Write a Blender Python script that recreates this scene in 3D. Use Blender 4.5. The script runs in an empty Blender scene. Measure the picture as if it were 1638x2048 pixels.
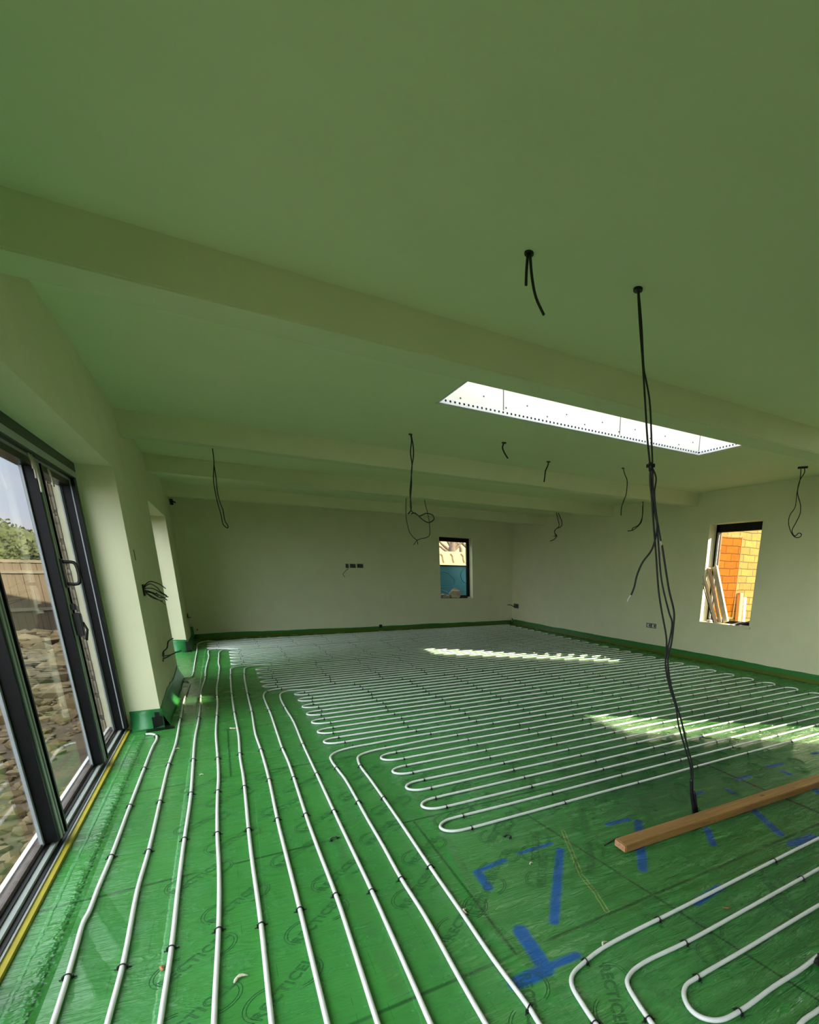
import bpy, bmesh, math, random
from mathutils import Vector, Matrix, noise
import numpy as np
rnd = random.Random(7)
SC = bpy.context.scene
COL = SC.collection

# ------------------------------------------------------------------ camera
F, PX, PY = 996.126, 1079.912, 1427.356
YAW, PITCH, ROLL = 0.563, 0.2765, 0.0215
CAM = Vector((0, 0, 1.4))
def basis():
    cy, sy, cp, sp, cr, sr = math.cos(YAW), math.sin(YAW), math.cos(PITCH), math.sin(PITCH), math.cos(ROLL), math.sin(ROLL)
    fwd = Vector((sy*cp, cy*cp, -sp)); right = Vector((cy, -sy, 0)); up = right.cross(fwd)
    return cr*right + sr*up, -sr*right + cr*up, -fwd
RT, UP, BK = basis()
cd = bpy.data.cameras.new('camera'); co = bpy.data.objects.new('camera', cd); COL.objects.link(co)
cd.sensor_fit = 'HORIZONTAL'; cd.sensor_width = 36; cd.lens = F/1638*36
cd.shift_x = (819-PX)/1638; cd.shift_y = (PY-1024)/1638; cd.clip_start = 0.02; cd.clip_end = 900
co.matrix_world = Matrix(((RT.x, UP.x, BK.x, CAM.x), (RT.y, UP.y, BK.y, CAM.y), (RT.z, UP.z, BK.z, CAM.z), (0, 0, 0, 1)))
SC.camera = co
def ray(x, y): return RT*((x-PX)/F) + UP*(-(y-PY)/F) - BK
def hit(x, y, ax, v):
    d = ray(x, y); return CAM + d*((v-CAM[ax])/d[ax])
def G(x, y, z=0.0): return hit(x, y, 2, z)          # photo point lying on the horizontal plane z
def PL(x, y, p0, n):                                # photo point lying on the plane through p0 with normal n
    d = ray(x, y); return CAM + d*((Vector(p0)-CAM).dot(n)/d.dot(n))

# ------------------------------------------------------------------ light, sky, exposure
EXPO = 0.10; SKY_ZEN = 4.15; SKY_HOR = 1.45; SUN = 18.0
SC.view_settings.view_transform = 'Standard'; SC.view_settings.look = 'None'
SC.view_settings.exposure = EXPO; SC.view_settings.gamma = 1; SC.view_settings.use_curve_mapping = False
sl = bpy.data.lights.new('sun', 'SUN'); sl.energy = SUN; sl.angle = 0.009; sl.color = (1, 0.84, 0.58)
so = bpy.data.objects.new('sun', sl); COL.objects.link(so)
sd = Vector((-0.775, 0.632, -0.40)).normalized()
so.rotation_euler = sd.to_track_quat('-Z', 'Y').to_euler(); so.location = (12, -9, 9)

class NT:
    def __init__(s, tree): s.t = tree; s.n = tree.nodes; s.l = tree.links
    def new(s, ty, **k):
        n = s.n.new(ty)
        for a, b in k.items(): setattr(n, a, b)
        return n
    def put(s, sock, v):
        if v is None: return
        if hasattr(v, 'is_output'): s.l.new(v, sock)
        else:
            try: sock.default_value = v
            except Exception: sock.default_value = (*v, 1.0)
    def math(s, op, a, b=None, c=None, clamp=False):
        n = s.new('ShaderNodeMath', operation=op, use_clamp=clamp)
        for i, v in enumerate((a, b, c)): s.put(n.inputs[i], v)
        return n.outputs[0]
    def vmath(s, op, a, b=None):
        n = s.new('ShaderNodeVectorMath', operation=op)
        for i, v in enumerate((a, b)): s.put(n.inputs[i], v)
        return n
    def mix(s, f, a, b):
        n = s.new('ShaderNodeMix', data_type='RGBA')
        s.put(n.inputs['Factor'], f); s.put(n.inputs[6], a); s.put(n.inputs[7], b)
        return n.outputs[2]
    def noise(s, vec, scale, detail=3, rough=0.5, dist=0.0):
        n = s.new('ShaderNodeTexNoise'); s.put(n.inputs['Vector'], vec)
        n.inputs['Scale'].default_value = scale; n.inputs['Detail'].default_value = detail
        n.inputs['Roughness'].default_value = rough; n.inputs['Distortion'].default_value = dist
        return n.outputs['Fac']
    def ramp(s, f, stops):
        n = s.new('ShaderNodeValToRGB'); s.put(n.inputs[0], f); e = n.color_ramp.elements
        while len(e) < len(stops): e.new(0.5)
        for i, (p, c) in enumerate(stops): e[i].position = p; e[i].color = (*c, 1)
        return n.outputs[0]
    def mr(s, v, a, b, c=0.0, d=1.0):
        n = s.new('ShaderNodeMapRange'); s.put(n.inputs[0], v)
        for i, q in enumerate((a, b, c, d)): n.inputs[i+1].default_value = q
        return n.outputs[0]
    def bump(s, h, strength, dist):
        n = s.new('ShaderNodeBump'); s.put(n.inputs['Height'], h)
        s.put(n.inputs['Strength'], strength); n.inputs['Distance'].default_value = dist
        return n.outputs[0]

W = bpy.data.worlds.new('sky'); SC.world = W; W.use_nodes = True
w = NT(W.node_tree); w.n.clear()
tc = w.new('ShaderNodeTexCoord'); sep = w.new('ShaderNodeSeparateXYZ'); w.l.new(tc.outputs['Generated'], sep.inputs[0])
el = sep.outputs['Z']
mp = w.new('ShaderNodeMapping'); mp.inputs['Scale'].default_value = (1, 1, 3.2); w.l.new(tc.outputs['Generated'], mp.inputs[0])
cl = w.noise(mp.outputs[0], 3.2, 6, 0.6, 0.4)
clf = w.mr(cl, 0.40, 0.62)
base = w.ramp(w.mr(el, 0, 0.6), [(0, (0.78, 0.80, 0.88)), (0.3, (0.62, 0.74, 0.95)), (1, (0.80, 0.90, 1.0))])
cloud = w.ramp(w.noise(mp.outputs[0], 5, 4), [(0.35, (0.72, 0.72, 0.80)), (0.6, (1.0, 0.90, 0.88))])
skc = w.mix(clf, base, cloud)
stg = w.mr(el, 0.26, 0.55, SKY_HOR, SKY_ZEN)
dt = w.vmath('DOT_PRODUCT', tc.outputs['Generated'], (-0.66, -0.72, 0.2)).outputs['Value']
stg = w.math('ADD', stg, w.mr(dt, 0.35, 0.9, 0.0, 3.6))      # brighter sky patch added out of view, to light the door reveal
bg = w.new('ShaderNodeBackground'); w.l.new(skc, bg.inputs[0]); w.l.new(stg, bg.inputs[1])
wo = w.new('ShaderNodeOutputWorld'); w.l.new(bg.outputs[0], wo.inputs[0])

# ------------------------------------------------------------------ material helpers
def mat(name):
    m = bpy.data.materials.new(name); m.use_nodes = True
    t = NT(m.node_tree); b = t.n['Principled BSDF']
    return m, t, b
def simple(name, col, rough=0.5, metal=0.0, var=0.0, scale=8.0, bumps=0.0, bscale=60.0, bd=0.002):
    m, t, b = mat(name)
    b.inputs['Roughness'].default_value = rough; b.inputs['Metallic'].default_value = metal
    tcn = t.new('ShaderNodeTexCoord').outputs['Object']
    if var:
        n = t.noise(tcn, scale, 4)
        t.put(b.inputs['Base Color'], t.mix(t.mr(n, 0.3, 0.7), tuple(c*(1-var) for c in col), tuple(min(1, c*(1+var)) for c in col)))
    else: b.inputs['Base Color'].default_value = (*col, 1)
    if bumps: t.l.new(t.bump(t.noise(tcn, bscale, 3), bumps, bd), b.inputs['Normal'])
    return m
def glass_mat(name, tint=(1, 1, 1), refl=1.0):
    m = bpy.data.materials.new(name); m.use_nodes = True; t = NT(m.node_tree); t.n.clear()
    tr = t.new('ShaderNodeBsdfTransparent'); tr.inputs[0].default_value = (*tint, 1)
    gl = t.new('ShaderNodeBsdfGlossy'); gl.inputs['Roughness'].default_value = 0.01; gl.inputs[0].default_value = (refl, refl, refl, 1)
    fr = t.new('ShaderNodeFresnel'); ge = t.new('ShaderNodeNewGeometry'); t.l.new(t.mr(ge.outputs['Backfacing'], 0, 1, 1.45, 1/1.45), fr.inputs[0])
    mx = t.new('ShaderNodeMixShader'); o = t.new('ShaderNodeOutputMaterial')
    t.l.new(fr.outputs[0], mx.inputs[0]); t.l.new(tr.outputs[0], mx.inputs[1]); t.l.new(gl.outputs[0], mx.inputs[2]); t.l.new(mx.outputs[0], o.inputs[0])
    return m
M_wall = simple('plaster', (0.76, 0.76, 0.51), 0.85, var=0.03, scale=3, bumps=0.15, bscale=90)
M_ceil = simple('ceiling_plaster', (0.82, 0.83, 0.56), 0.9, var=0.02, scale=2)
M_board = simple('plasterboard', (0.84, 0.84, 0.80), 0.85, var=0.03, scale=5)
M_pipe = simple('white_pipe', (0.88, 0.89, 0.86), 0.34, var=0.03, scale=20)
M_black = simple('black_plastic', (0.008, 0.008, 0.009), 0.4)
M_cable = simple('black_cable', (0.012, 0.013, 0.012), 0.5)
M_anth = simple('anthracite_metal', (0.004, 0.005, 0.006), 0.35, var=0.2, scale=30)
M_anth.node_tree.nodes['Principled BSDF'].inputs['Specular IOR Level'].default_value = 0.22
M_silver = simple('grey_metal', (0.30, 0.33, 0.34), 0.4, var=0.1, scale=12)
M_gasket = simple('pale_rail', (0.34, 0.38, 0.36), 0.45)
M_ledge = simple('dusty_ledge', (0.11, 0.085, 0.075), 0.7, var=0.35, scale=25, bumps=0.3)
M_foam = simple('yellow_foam', (0.42, 0.36, 0.03), 0.7, var=0.1)
M_white = simple('white_trim', (0.8, 0.8, 0.78), 0.5)
M_glass = glass_mat('clear_glass', (0.97, 0.98, 0.97), 0.6)
M_tint = glass_mat('tinted_glass', (0.95, 0.66, 0.22), 0.5)
M_steel = simple('metal_bead', (0.75, 0.77, 0.80), 0.45, metal=0.2)
M_tape = simple('black_tape', (0.006, 0.006, 0.006), 0.35)
M_tag = simple('pale_wood', (0.72, 0.60, 0.40), 0.7, var=0.15, scale=14)
M_tag2 = simple('pale_wood_shaded', (0.60, 0.45, 0.28), 0.7, var=0.2, scale=14)  # darker copy of the pale wood, shade put into its colour
M_dirt = simple('soil', (0.08, 0.058, 0.03), 0.95, var=0.5, scale=2.5, bumps=0.6, bscale=12, bd=0.03)
M_grass = simple('hedge_leaves', (0.055, 0.07, 0.02), 0.8, var=0.4, scale=3)
M_bark = simple('bark', (0.10, 0.075, 0.05), 0.9, var=0.3)
M_hill = simple('far_fields', (0.32, 0.34, 0.24), 0.9, var=0.3, scale=0.03)
M_hill2 = simple('far_woods', (0.20, 0.27, 0.30), 0.9, var=0.2, scale=0.02)
M_blue = simple('blue_plastic', (0.05, 0.25, 0.40), 0.35, var=0.05)
M_cream = simple('cream_render', (0.38, 0.30, 0.13), 0.8, var=0.08, scale=0.7)
M_cream2 = simple('pale_yellow_render', (0.38, 0.29, 0.13), 0.8, var=0.08, scale=0.7)
M_copper = simple('bare_cable_end', (0.70, 0.70, 0.62), 0.5)
M_grey = simple('grey_metal_box', (0.16, 0.17, 0.15), 0.4, metal=0.5, var=0.3, scale=60)
M_paper = simple('paper', (0.78, 0.75, 0.70), 0.8)
M_navy = simple('dark_card', (0.05, 0.06, 0.10), 0.6)
M_rail = simple('weathered_rail', (0.12, 0.105, 0.075), 0.8, var=0.2, scale=4)

def brick_mat(name, c1, c2, mortar, bw, bh):
    m, t, b = mat(name); tcn = t.new('ShaderNodeTexCoord').outputs['Object']
    s = t.new('ShaderNodeSeparateXYZ'); t.l.new(tcn, s.inputs[0])
    cb = t.new('ShaderNodeCombineXYZ'); t.l.new(t.math('ADD', s.outputs[0], s.outputs[1]), cb.inputs[0]); t.l.new(s.outputs[2], cb.inputs[1])
    wob = t.new('ShaderNodeTexNoise'); wob.inputs['Scale'].default_value = 3; t.l.new(tcn, wob.inputs['Vector'])
    off = t.vmath('SCALE', wob.outputs['Color']); off.inputs[3].default_value = 0.05
    v = t.vmath('ADD', cb.outputs[0], off.outputs[0]).outputs[0]
    br = t.new('ShaderNodeTexBrick'); t.l.new(v, br.inputs['Vector'])
    br.inputs['Color1'].default_value = (*c1, 1); br.inputs['Color2'].default_value = (*c2, 1); br.inputs['Mortar'].default_value = (*mortar, 1)
    br.inputs['Scale'].default_value = 1; br.inputs['Mortar Size'].default_value = 0.008; br.inputs['Mortar Smooth'].default_value = 0.3
    br.inputs['Brick Width'].default_value = bw; br.inputs['Row Height'].default_value = bh
    n = t.noise(tcn, 14, 5, 0.65)
    c = t.mix(t.mr(n, 0.35, 0.7, 0, 0.45), br.outputs['Color'], tuple(x*0.55 for x in c1))
    t.put(b.inputs['Base Color'], c); b.inputs['Roughness'].default_value = 0.9
    h = t.math('SUBTRACT', t.math('MULTIPLY', n, 0.5), br.outputs['Fac'])
    t.l.new(t.bump(h, 0.9, 0.02), b.inputs['Normal'])
    return m
M_stone = brick_mat('golden_stone', (0.165, 0.108, 0.009), (0.225, 0.155, 0.016), (0.06, 0.034, 0.004), 0.34, 0.13)
M_quoin = brick_mat('weathered_stone', (0.36, 0.30, 0.19), (0.42, 0.35, 0.22), (0.22, 0.18, 0.11), 0.5, 0.19)

def wood_mat(name, c1, c2, axis=0, sc=1.0):
    m, t, b = mat(name); tcn = t.new('ShaderNodeTexCoord').outputs['Object']
    mp = t.new('ShaderNodeMapping'); s = [22*sc]*3; s[axis] = 1.6*sc; mp.inputs['Scale'].default_value = s; t.l.new(tcn, mp.inputs[0])
    n = t.noise(mp.outputs[0], 1.6, 5, 0.6, 0.8)
    c = t.mix(t.mr(n, 0.3, 0.72), c1, c2)
    vo = t.new('ShaderNodeTexVoronoi'); m2 = t.new('ShaderNodeMapping'); s2 = [12*sc]*3; s2[axis] = 5.5*sc; m2.inputs['Scale'].default_value = s2
    t.l.new(tcn, m2.inputs[0]); t.l.new(m2.outputs[0], vo.inputs['Vector']); vo.inputs['Scale'].default_value = 1.0
    kn = t.mr(vo.outputs['Distance'], 0.07, 0.17, 1.0, 0.0)
    c = t.mix(t.math('MULTIPLY', kn, 0.85), c, tuple(x*0.22 for x in c1))
    t.put(b.inputs['Base Color'], c); b.inputs['Roughness'].default_value = 0.6
    t.l.new(t.bump(n, 0.2, 0.003), b.inputs['Normal'])
    return m
M_timber = wood_mat('stained_timber', (0.27, 0.13, 0.035), (0.46, 0.24, 0.07), 0)
M_endgrain = simple('sawn_end', (0.50, 0.26, 0.13), 0.8, var=0.25, scale=60)
M_fence = wood_mat('fence_board', (0.058, 0.041, 0.022), (0.085, 0.062, 0.035), 2, 0.5)
M_post = wood_mat('red_brown_post', (0.36, 0.14, 0.05), (0.48, 0.20, 0.07), 2)

# ------------------------------------------------------------------ green membrane: capsule strokes, seams, folds
def capsule_group():
    g = bpy.data.node_groups.new('capsule', 'ShaderNodeTree')
    for nm, ty in (('P', 'NodeSocketVector'), ('A', 'NodeSocketVector'), ('B', 'NodeSocketVector'), ('R', 'NodeSocketFloat'), ('Soft', 'NodeSocketFloat')):
        g.interface.new_socket(nm, in_out='INPUT', socket_type=ty)
    g.interface.new_socket('Mask', in_out='OUTPUT', socket_type='NodeSocketFloat')
    t = NT(g); i = t.new('NodeGroupInput'); o = t.new('NodeGroupOutput')
    pa = t.vmath('SUBTRACT', i.outputs['P'], i.outputs['A']).outputs[0]; ba = t.vmath('SUBTRACT', i.outputs['B'], i.outputs['A']).outputs[0]
    h = t.math('DIVIDE', t.vmath('DOT_PRODUCT', pa, ba).outputs['Value'], t.vmath('DOT_PRODUCT', ba, ba).outputs['Value'], clamp=True)
    sc = t.vmath('SCALE', ba); t.l.new(h, sc.inputs[3])
    d = t.vmath('LENGTH', t.vmath('SUBTRACT', pa, sc.outputs[0]).outputs[0]).outputs['Value']
    m = t.math('DIVIDE', t.math('SUBTRACT', i.outputs['R'], d), i.outputs['Soft'], clamp=True)
    t.l.new(m, o.inputs[0])
    return g
CAP = capsule_group()
BLUE = [((954, 1743), (1008, 1721), .016), ((956, 1744), (977, 1776), .019), ((1040, 1706), (1101, 1687), .014), ((1120, 1700), (1108, 1842), .019),
        ((1040, 1860), (1084, 1925), .024), ((1034, 1966), (1092, 1939), .026), ((1088, 1938), (1152, 1911), .018),
        ((1216, 1648.5), (1257, 1639), .017), ((1276.5, 1643), (1286, 1738), .021), ((1415, 1658), (1426, 1688), .019), ((1385, 1590), (1404, 1584), .017),
        ((1455, 1579), (1468, 1587), .018), ((1473.6, 1559), (1500, 1552), .018), ((1536, 1534), (1563, 1528), .02), ((1564, 1542), (1580, 1549), .02),
        ((1626, 1507), (1640, 1505), .02), ((1531, 1595), (1557, 1585.6), .02), ((1502, 1615), (1560, 1668), .021), ((1619, 1570), (1640, 1587), .021),
        ((1584, 1688), (1627, 1674), .026), ((1392, 1806), (1440, 1774), .018)]
def wall_y(x): return 11.85 + (x+0.585)/7.398*0.5
def membrane():
    m, t, b = mat('green_membrane')
    P = t.new('ShaderNodeTexCoord').outputs['Object']
    s = t.new('ShaderNodeSeparateXYZ'); t.l.new(P, s.inputs[0]); X, Y, Z = s.outputs
    wn = t.new('ShaderNodeTexNoise'); wn.inputs['Scale'].default_value = 22; wn.inputs['Detail'].default_value = 3; t.l.new(P, wn.inputs['Vector'])
    wv = t.vmath('SCALE', t.vmath('SUBTRACT', wn.outputs['Color'], (0.5, 0.5, 0.5)).outputs[0]); wv.inputs[3].default_value = 0.012
    PW = t.vmath('ADD', P, wv.outputs[0]).outputs[0]
    def cap(a, b_, r, soft, pos=None):
        n = t.new('ShaderNodeGroup'); n.node_tree = CAP; t.l.new(pos or P, n.inputs['P'])
        n.inputs['A'].default_value = (a[0], a[1], 0); n.inputs['B'].default_value = (b_[0], b_[1], 0); n.inputs['R'].default_value = r; n.inputs['Soft'].default_value = soft
        return n.outputs[0]
    def union(L):
        r = L[0]
        for q in L[1:]: r = t.math('MAXIMUM', r, q)
        return r
    big = t.noise(P, 0.9, 3); med = t.noise(P, 5, 4, 0.6)
    col = t.mix(t.mr(big, 0.3, 0.7), (0.042, 0.232, 0.040), (0.062, 0.305, 0.058))
    col = t.mix(t.mr(med, 0.35, 0.75, 0, 0.35), col, (0.045, 0.29, 0.085))
    # board joints under the sheet
    jl = []
    for y0 in (0.15, 1.37, 2.59, 3.82, 5.04, 6.26, 7.48, 8.70, 9.92): jl.append(t.math('ABSOLUTE', t.math('SUBTRACT', Y, y0 + 0.0)))
    r = jl[0]
    for q in jl[1:]: r = t.math('MINIMUM', r, q)
    jm = t.math('MULTIPLY', t.mr(r, 0.004, 0.012, 1, 0), t.mr(t.noise(P, 3, 2), 0.35, 0.5))
    jx = None
    for (a, c) in (((0.78, 1.37), (0.78, 2.59)), ((1.62, 0.2), (1.36, 2.59)), ((3.2, -1), (3.2, 1.37)), ((2.0, 2.59), (2.0, 3.82)), ((-0.1, 3.82), (-0.1, 5.04))):
        q = cap(a, c, 0.010, 0.008); jx = q if jx is None else t.math('MAXIMUM', jx, q)
    bp = [G(*q) for q in ((960, 1345), (1070, 1391), (1165, 1431), (1216, 1456), (1300, 1486), (1387, 1518), (1513, 1573), (1640, 1626))]
    dk = union([cap(bp[i], bp[i+1], 0.014, 0.006) for i in range(len(bp)-1)])
    col = t.mix(t.math('MULTIPLY', t.math('MAXIMUM', jm, jx), 0.72), col, (0.006, 0.06, 0.012))
    # faint printed grid on the boards
    gx = t.math('ABSOLUTE', t.math('SUBTRACT', t.math('FRACT', t.math('MULTIPLY', X, 10.0)), 0.5)); gy = t.math('ABSOLUTE', t.math('SUBTRACT', t.math('FRACT', t.math('MULTIPLY', Y, 10.0)), 0.5))
    gm = t.math('MULTIPLY', t.math('GREATER_THAN', t.math('MAXIMUM', gx, gy), 0.488), t.mr(t.noise(P, 9, 2), 0.48, 0.6, 0, 0.45))
    col = t.mix(gm, col, (0.008, 0.08, 0.02))
    col = t.mix(t.math('MULTIPLY', dk, 0.92), col, (0.012, 0.014, 0.008))
    # stitched dashes near the door and welded lap lines
    dash = t.math('MULTIPLY', cap((-0.695, -2.9), (-0.692, 5.2), 0.005, 0.002, PW), t.math('GREATER_THAN', t.math('FRACT', t.math('MULTIPLY', Y, 22.0)), 0.3))
    col = t.mix(t.math('MULTIPLY', dash, 0.8), col, (0.008, 0.07, 0.02))
    lap = union([cap((-0.348, -2.5), (-0.345, 11), 0.012, 0.006, PW), cap((-0.752, -2.5), (-0.77, 5.2), 0.010, 0.006, PW)])
    thin = union([cap((-0.03, 1.2), (0.02, 3.4), 0.003, 0.002, PW), cap((0.37, 1.2), (0.42, 2.3), 0.003, 0.002, PW), cap((1.22, 3.1), (1.55, 1.1), 0.003, 0.002, PW)])
    col = t.mix(t.math('MULTIPLY', t.math('MAXIMUM', lap, t.math('MULTIPLY', thin, 0.8)), 0.45), col, (0.13, 0.42, 0.16))
    # blue spray paint
    bl = union([cap(G(*a), G(*c), r_*1.55, 0.030, PW) for a, c, r_ in BLUE])
    bl = t.math('MULTIPLY', t.mr(bl, 0.0, 0.55), t.mr(t.noise(P, 60, 2), 0.2, 0.5, 0.8, 1.0))
    col = t.mix(bl, col, (0.0, 0.11, 0.40))
    # yellowish torn streak
    ys = [G(*q) for q in ((1126, 1662), (1142, 1700), (1162, 1750), (1190, 1784), (1214, 1822))]
    yo = union([cap(ys[i], ys[i+1], 0.012, 0.003, PW) for i in range(4)]); yi = union([cap(ys[i], ys[i+1], 0.008, 0.003, PW) for i in range(4)])
    col = t.mix(t.math('MULTIPLY', t.math('SUBTRACT', yo, yi, clamp=True), 0.85), col, (0.42, 0.42, 0.10))
    # dark crinkled patch by the pier
    dp = cap((-0.50, 7.35), (-0.42, 6.1), 0.10, 0.06, PW)
    col = t.mix(t.math('MULTIPLY', dp, 0.5), col, (0.03, 0.06, 0.025))
    # creases
    wav = t.new('ShaderNodeTexWave', wave_type='BANDS', bands_direction='DIAGONAL'); t.l.new(P, wav.inputs['Vector'])
    wav.inputs['Scale'].default_value = 1.6; wav.inputs['Distortion'].default_value = 14; wav.inputs['Detail'].default_value = 4; wav.inputs['Detail Scale'].default_value = 0.9
    mpp = t.new('ShaderNodeMapping'); mpp.inputs['Rotation'].default_value = (0, 0, 0.65); mpp.inputs['Scale'].default_value = (2.2, 14, 1); t.l.new(P, mpp.inputs[0])
    fine = t.noise(mpp.outputs[0], 1.5, 5, 0.6, 0.6)
    m3 = t.new('ShaderNodeMapping'); m3.inputs['Rotation'].default_value = (0, 0, -0.35); m3.inputs['Scale'].default_value = (3, 11, 1); t.l.new(P, m3.inputs[0])
    fine2 = t.noise(m3.outputs[0], 1.2, 4, 0.6, 1.0)
    crk = t.math('SUBTRACT', 1.0, t.math('ABSOLUTE', t.math('SUBTRACT', t.math('MULTIPLY', fine, 2.0), 1.0)))
    crk2 = t.math('SUBTRACT', 1.0, t.math('ABSOLUTE', t.math('SUBTRACT', t.math('MULTIPLY', fine2, 2.0), 1.0)))
    rough_zone = t.math('MULTIPLY', t.mr(X, 1.0, 2.4, 0.12, 1.0), t.mr(Y, 4.6, 6.5, 1.0, 0.45))
    rad = cap(G(1330, 1560), G(1480, 1440), 0.9, 0.7)
    amp = t.math('ADD', rough_zone, t.math('MULTIPLY', rad, 1.6))
    h = t.math('MULTIPLY', t.math('ADD', t.math('POWER', crk, 5.0), t.math('MULTIPLY', t.math('POWER', crk2, 6.0), 0.8)), t.math('MULTIPLY', amp, 0.5))
    h = t.math('ADD', h, t.math('MULTIPLY', med, 0.16)); h = t.math('ADD', h, t.math('MULTIPLY', big, 0.8))
    folds = union([cap(G(*a), G(*c), r_, r_*0.95, PW) for a, c, r_ in (((636, 1470), (668, 1530), .05), ((668, 1530), (690, 1640), .05), ((672, 1690), (690, 1760), .045), ((700, 1800), (730, 1880), .05), ((740, 1900), (790, 2000), .05),
             ((648, 1490), (705, 1550), .05), ((790, 1540), (900, 1700), .04), ((900, 1700), (960, 1830), .04), ((960, 1840), (1110, 1990), .05), ((1180, 1780), (1330, 1860), .05),
             ((170, 1790), (240, 1900), .06), ((130, 1850), (190, 1990), .06), ((150, 1870), (120, 2000), .05), ((1240, 1930), (1370, 2040), .06))])
    dots = t.math('MULTIPLY', cap((-0.715, -2.9), (-0.712, 5.2), 0.045, 0.04), t.math('MULTIPLY', t.noise(P, 30, 2), 1.3))
    h = t.math('ADD', h, t.math('MULTIPLY', folds, 0.16)); h = t.math('ADD', h, t.math('MULTIPLY', dots, 0.6)); h = t.math('ADD', h, t.math('MULTIPLY', lap, 0.08))
    t.put(b.inputs['Base Color'], col)
    t.put(b.inputs['Roughness'], t.math('SUBTRACT', t.math('ADD', t.mr(med, 0.3, 0.7, 0.17, 0.32), t.math('MULTIPLY', bl, 0.25)), t.math('MULTIPLY', rad, 0.10)))
    b.inputs['IOR'].default_value = 1.6
    t.l.new(t.bump(h, 1.0, 0.032), b.inputs['Normal'])
    return m
M_sheet = membrane()
def upstand_mat():
    m, t, b = mat('green_upstand'); P = t.new('ShaderNodeTexCoord').outputs['Object']
    s = t.new('ShaderNodeSeparateXYZ'); t.l.new(P, s.inputs[0])
    n = t.noise(P, 4, 4, 0.6); f = t.mr(t.math('ADD', s.outputs[2], t.math('MULTIPLY', n, 0.03)), 0.062, 0.080)
    c = t.mix(f, (0.085, 0.13, 0.012), (0.022, 0.19, 0.04))
    t.put(b.inputs['Base Color'], c); b.inputs['Roughness'].default_value = 0.35
    t.l.new(t.bump(t.noise(P, 14, 4, 0.65, 1.2), 0.6, 0.02), b.inputs['Normal'])
    return m
M_up = upstand_mat()
M_flap = simple('green_flap', (0.03, 0.24, 0.065), 0.35, var=0.2, scale=6, bumps=0.4, bscale=12, bd=0.01)
M_ink = simple('logo_ink', (0.010, 0.085, 0.022), 0.5)

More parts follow.
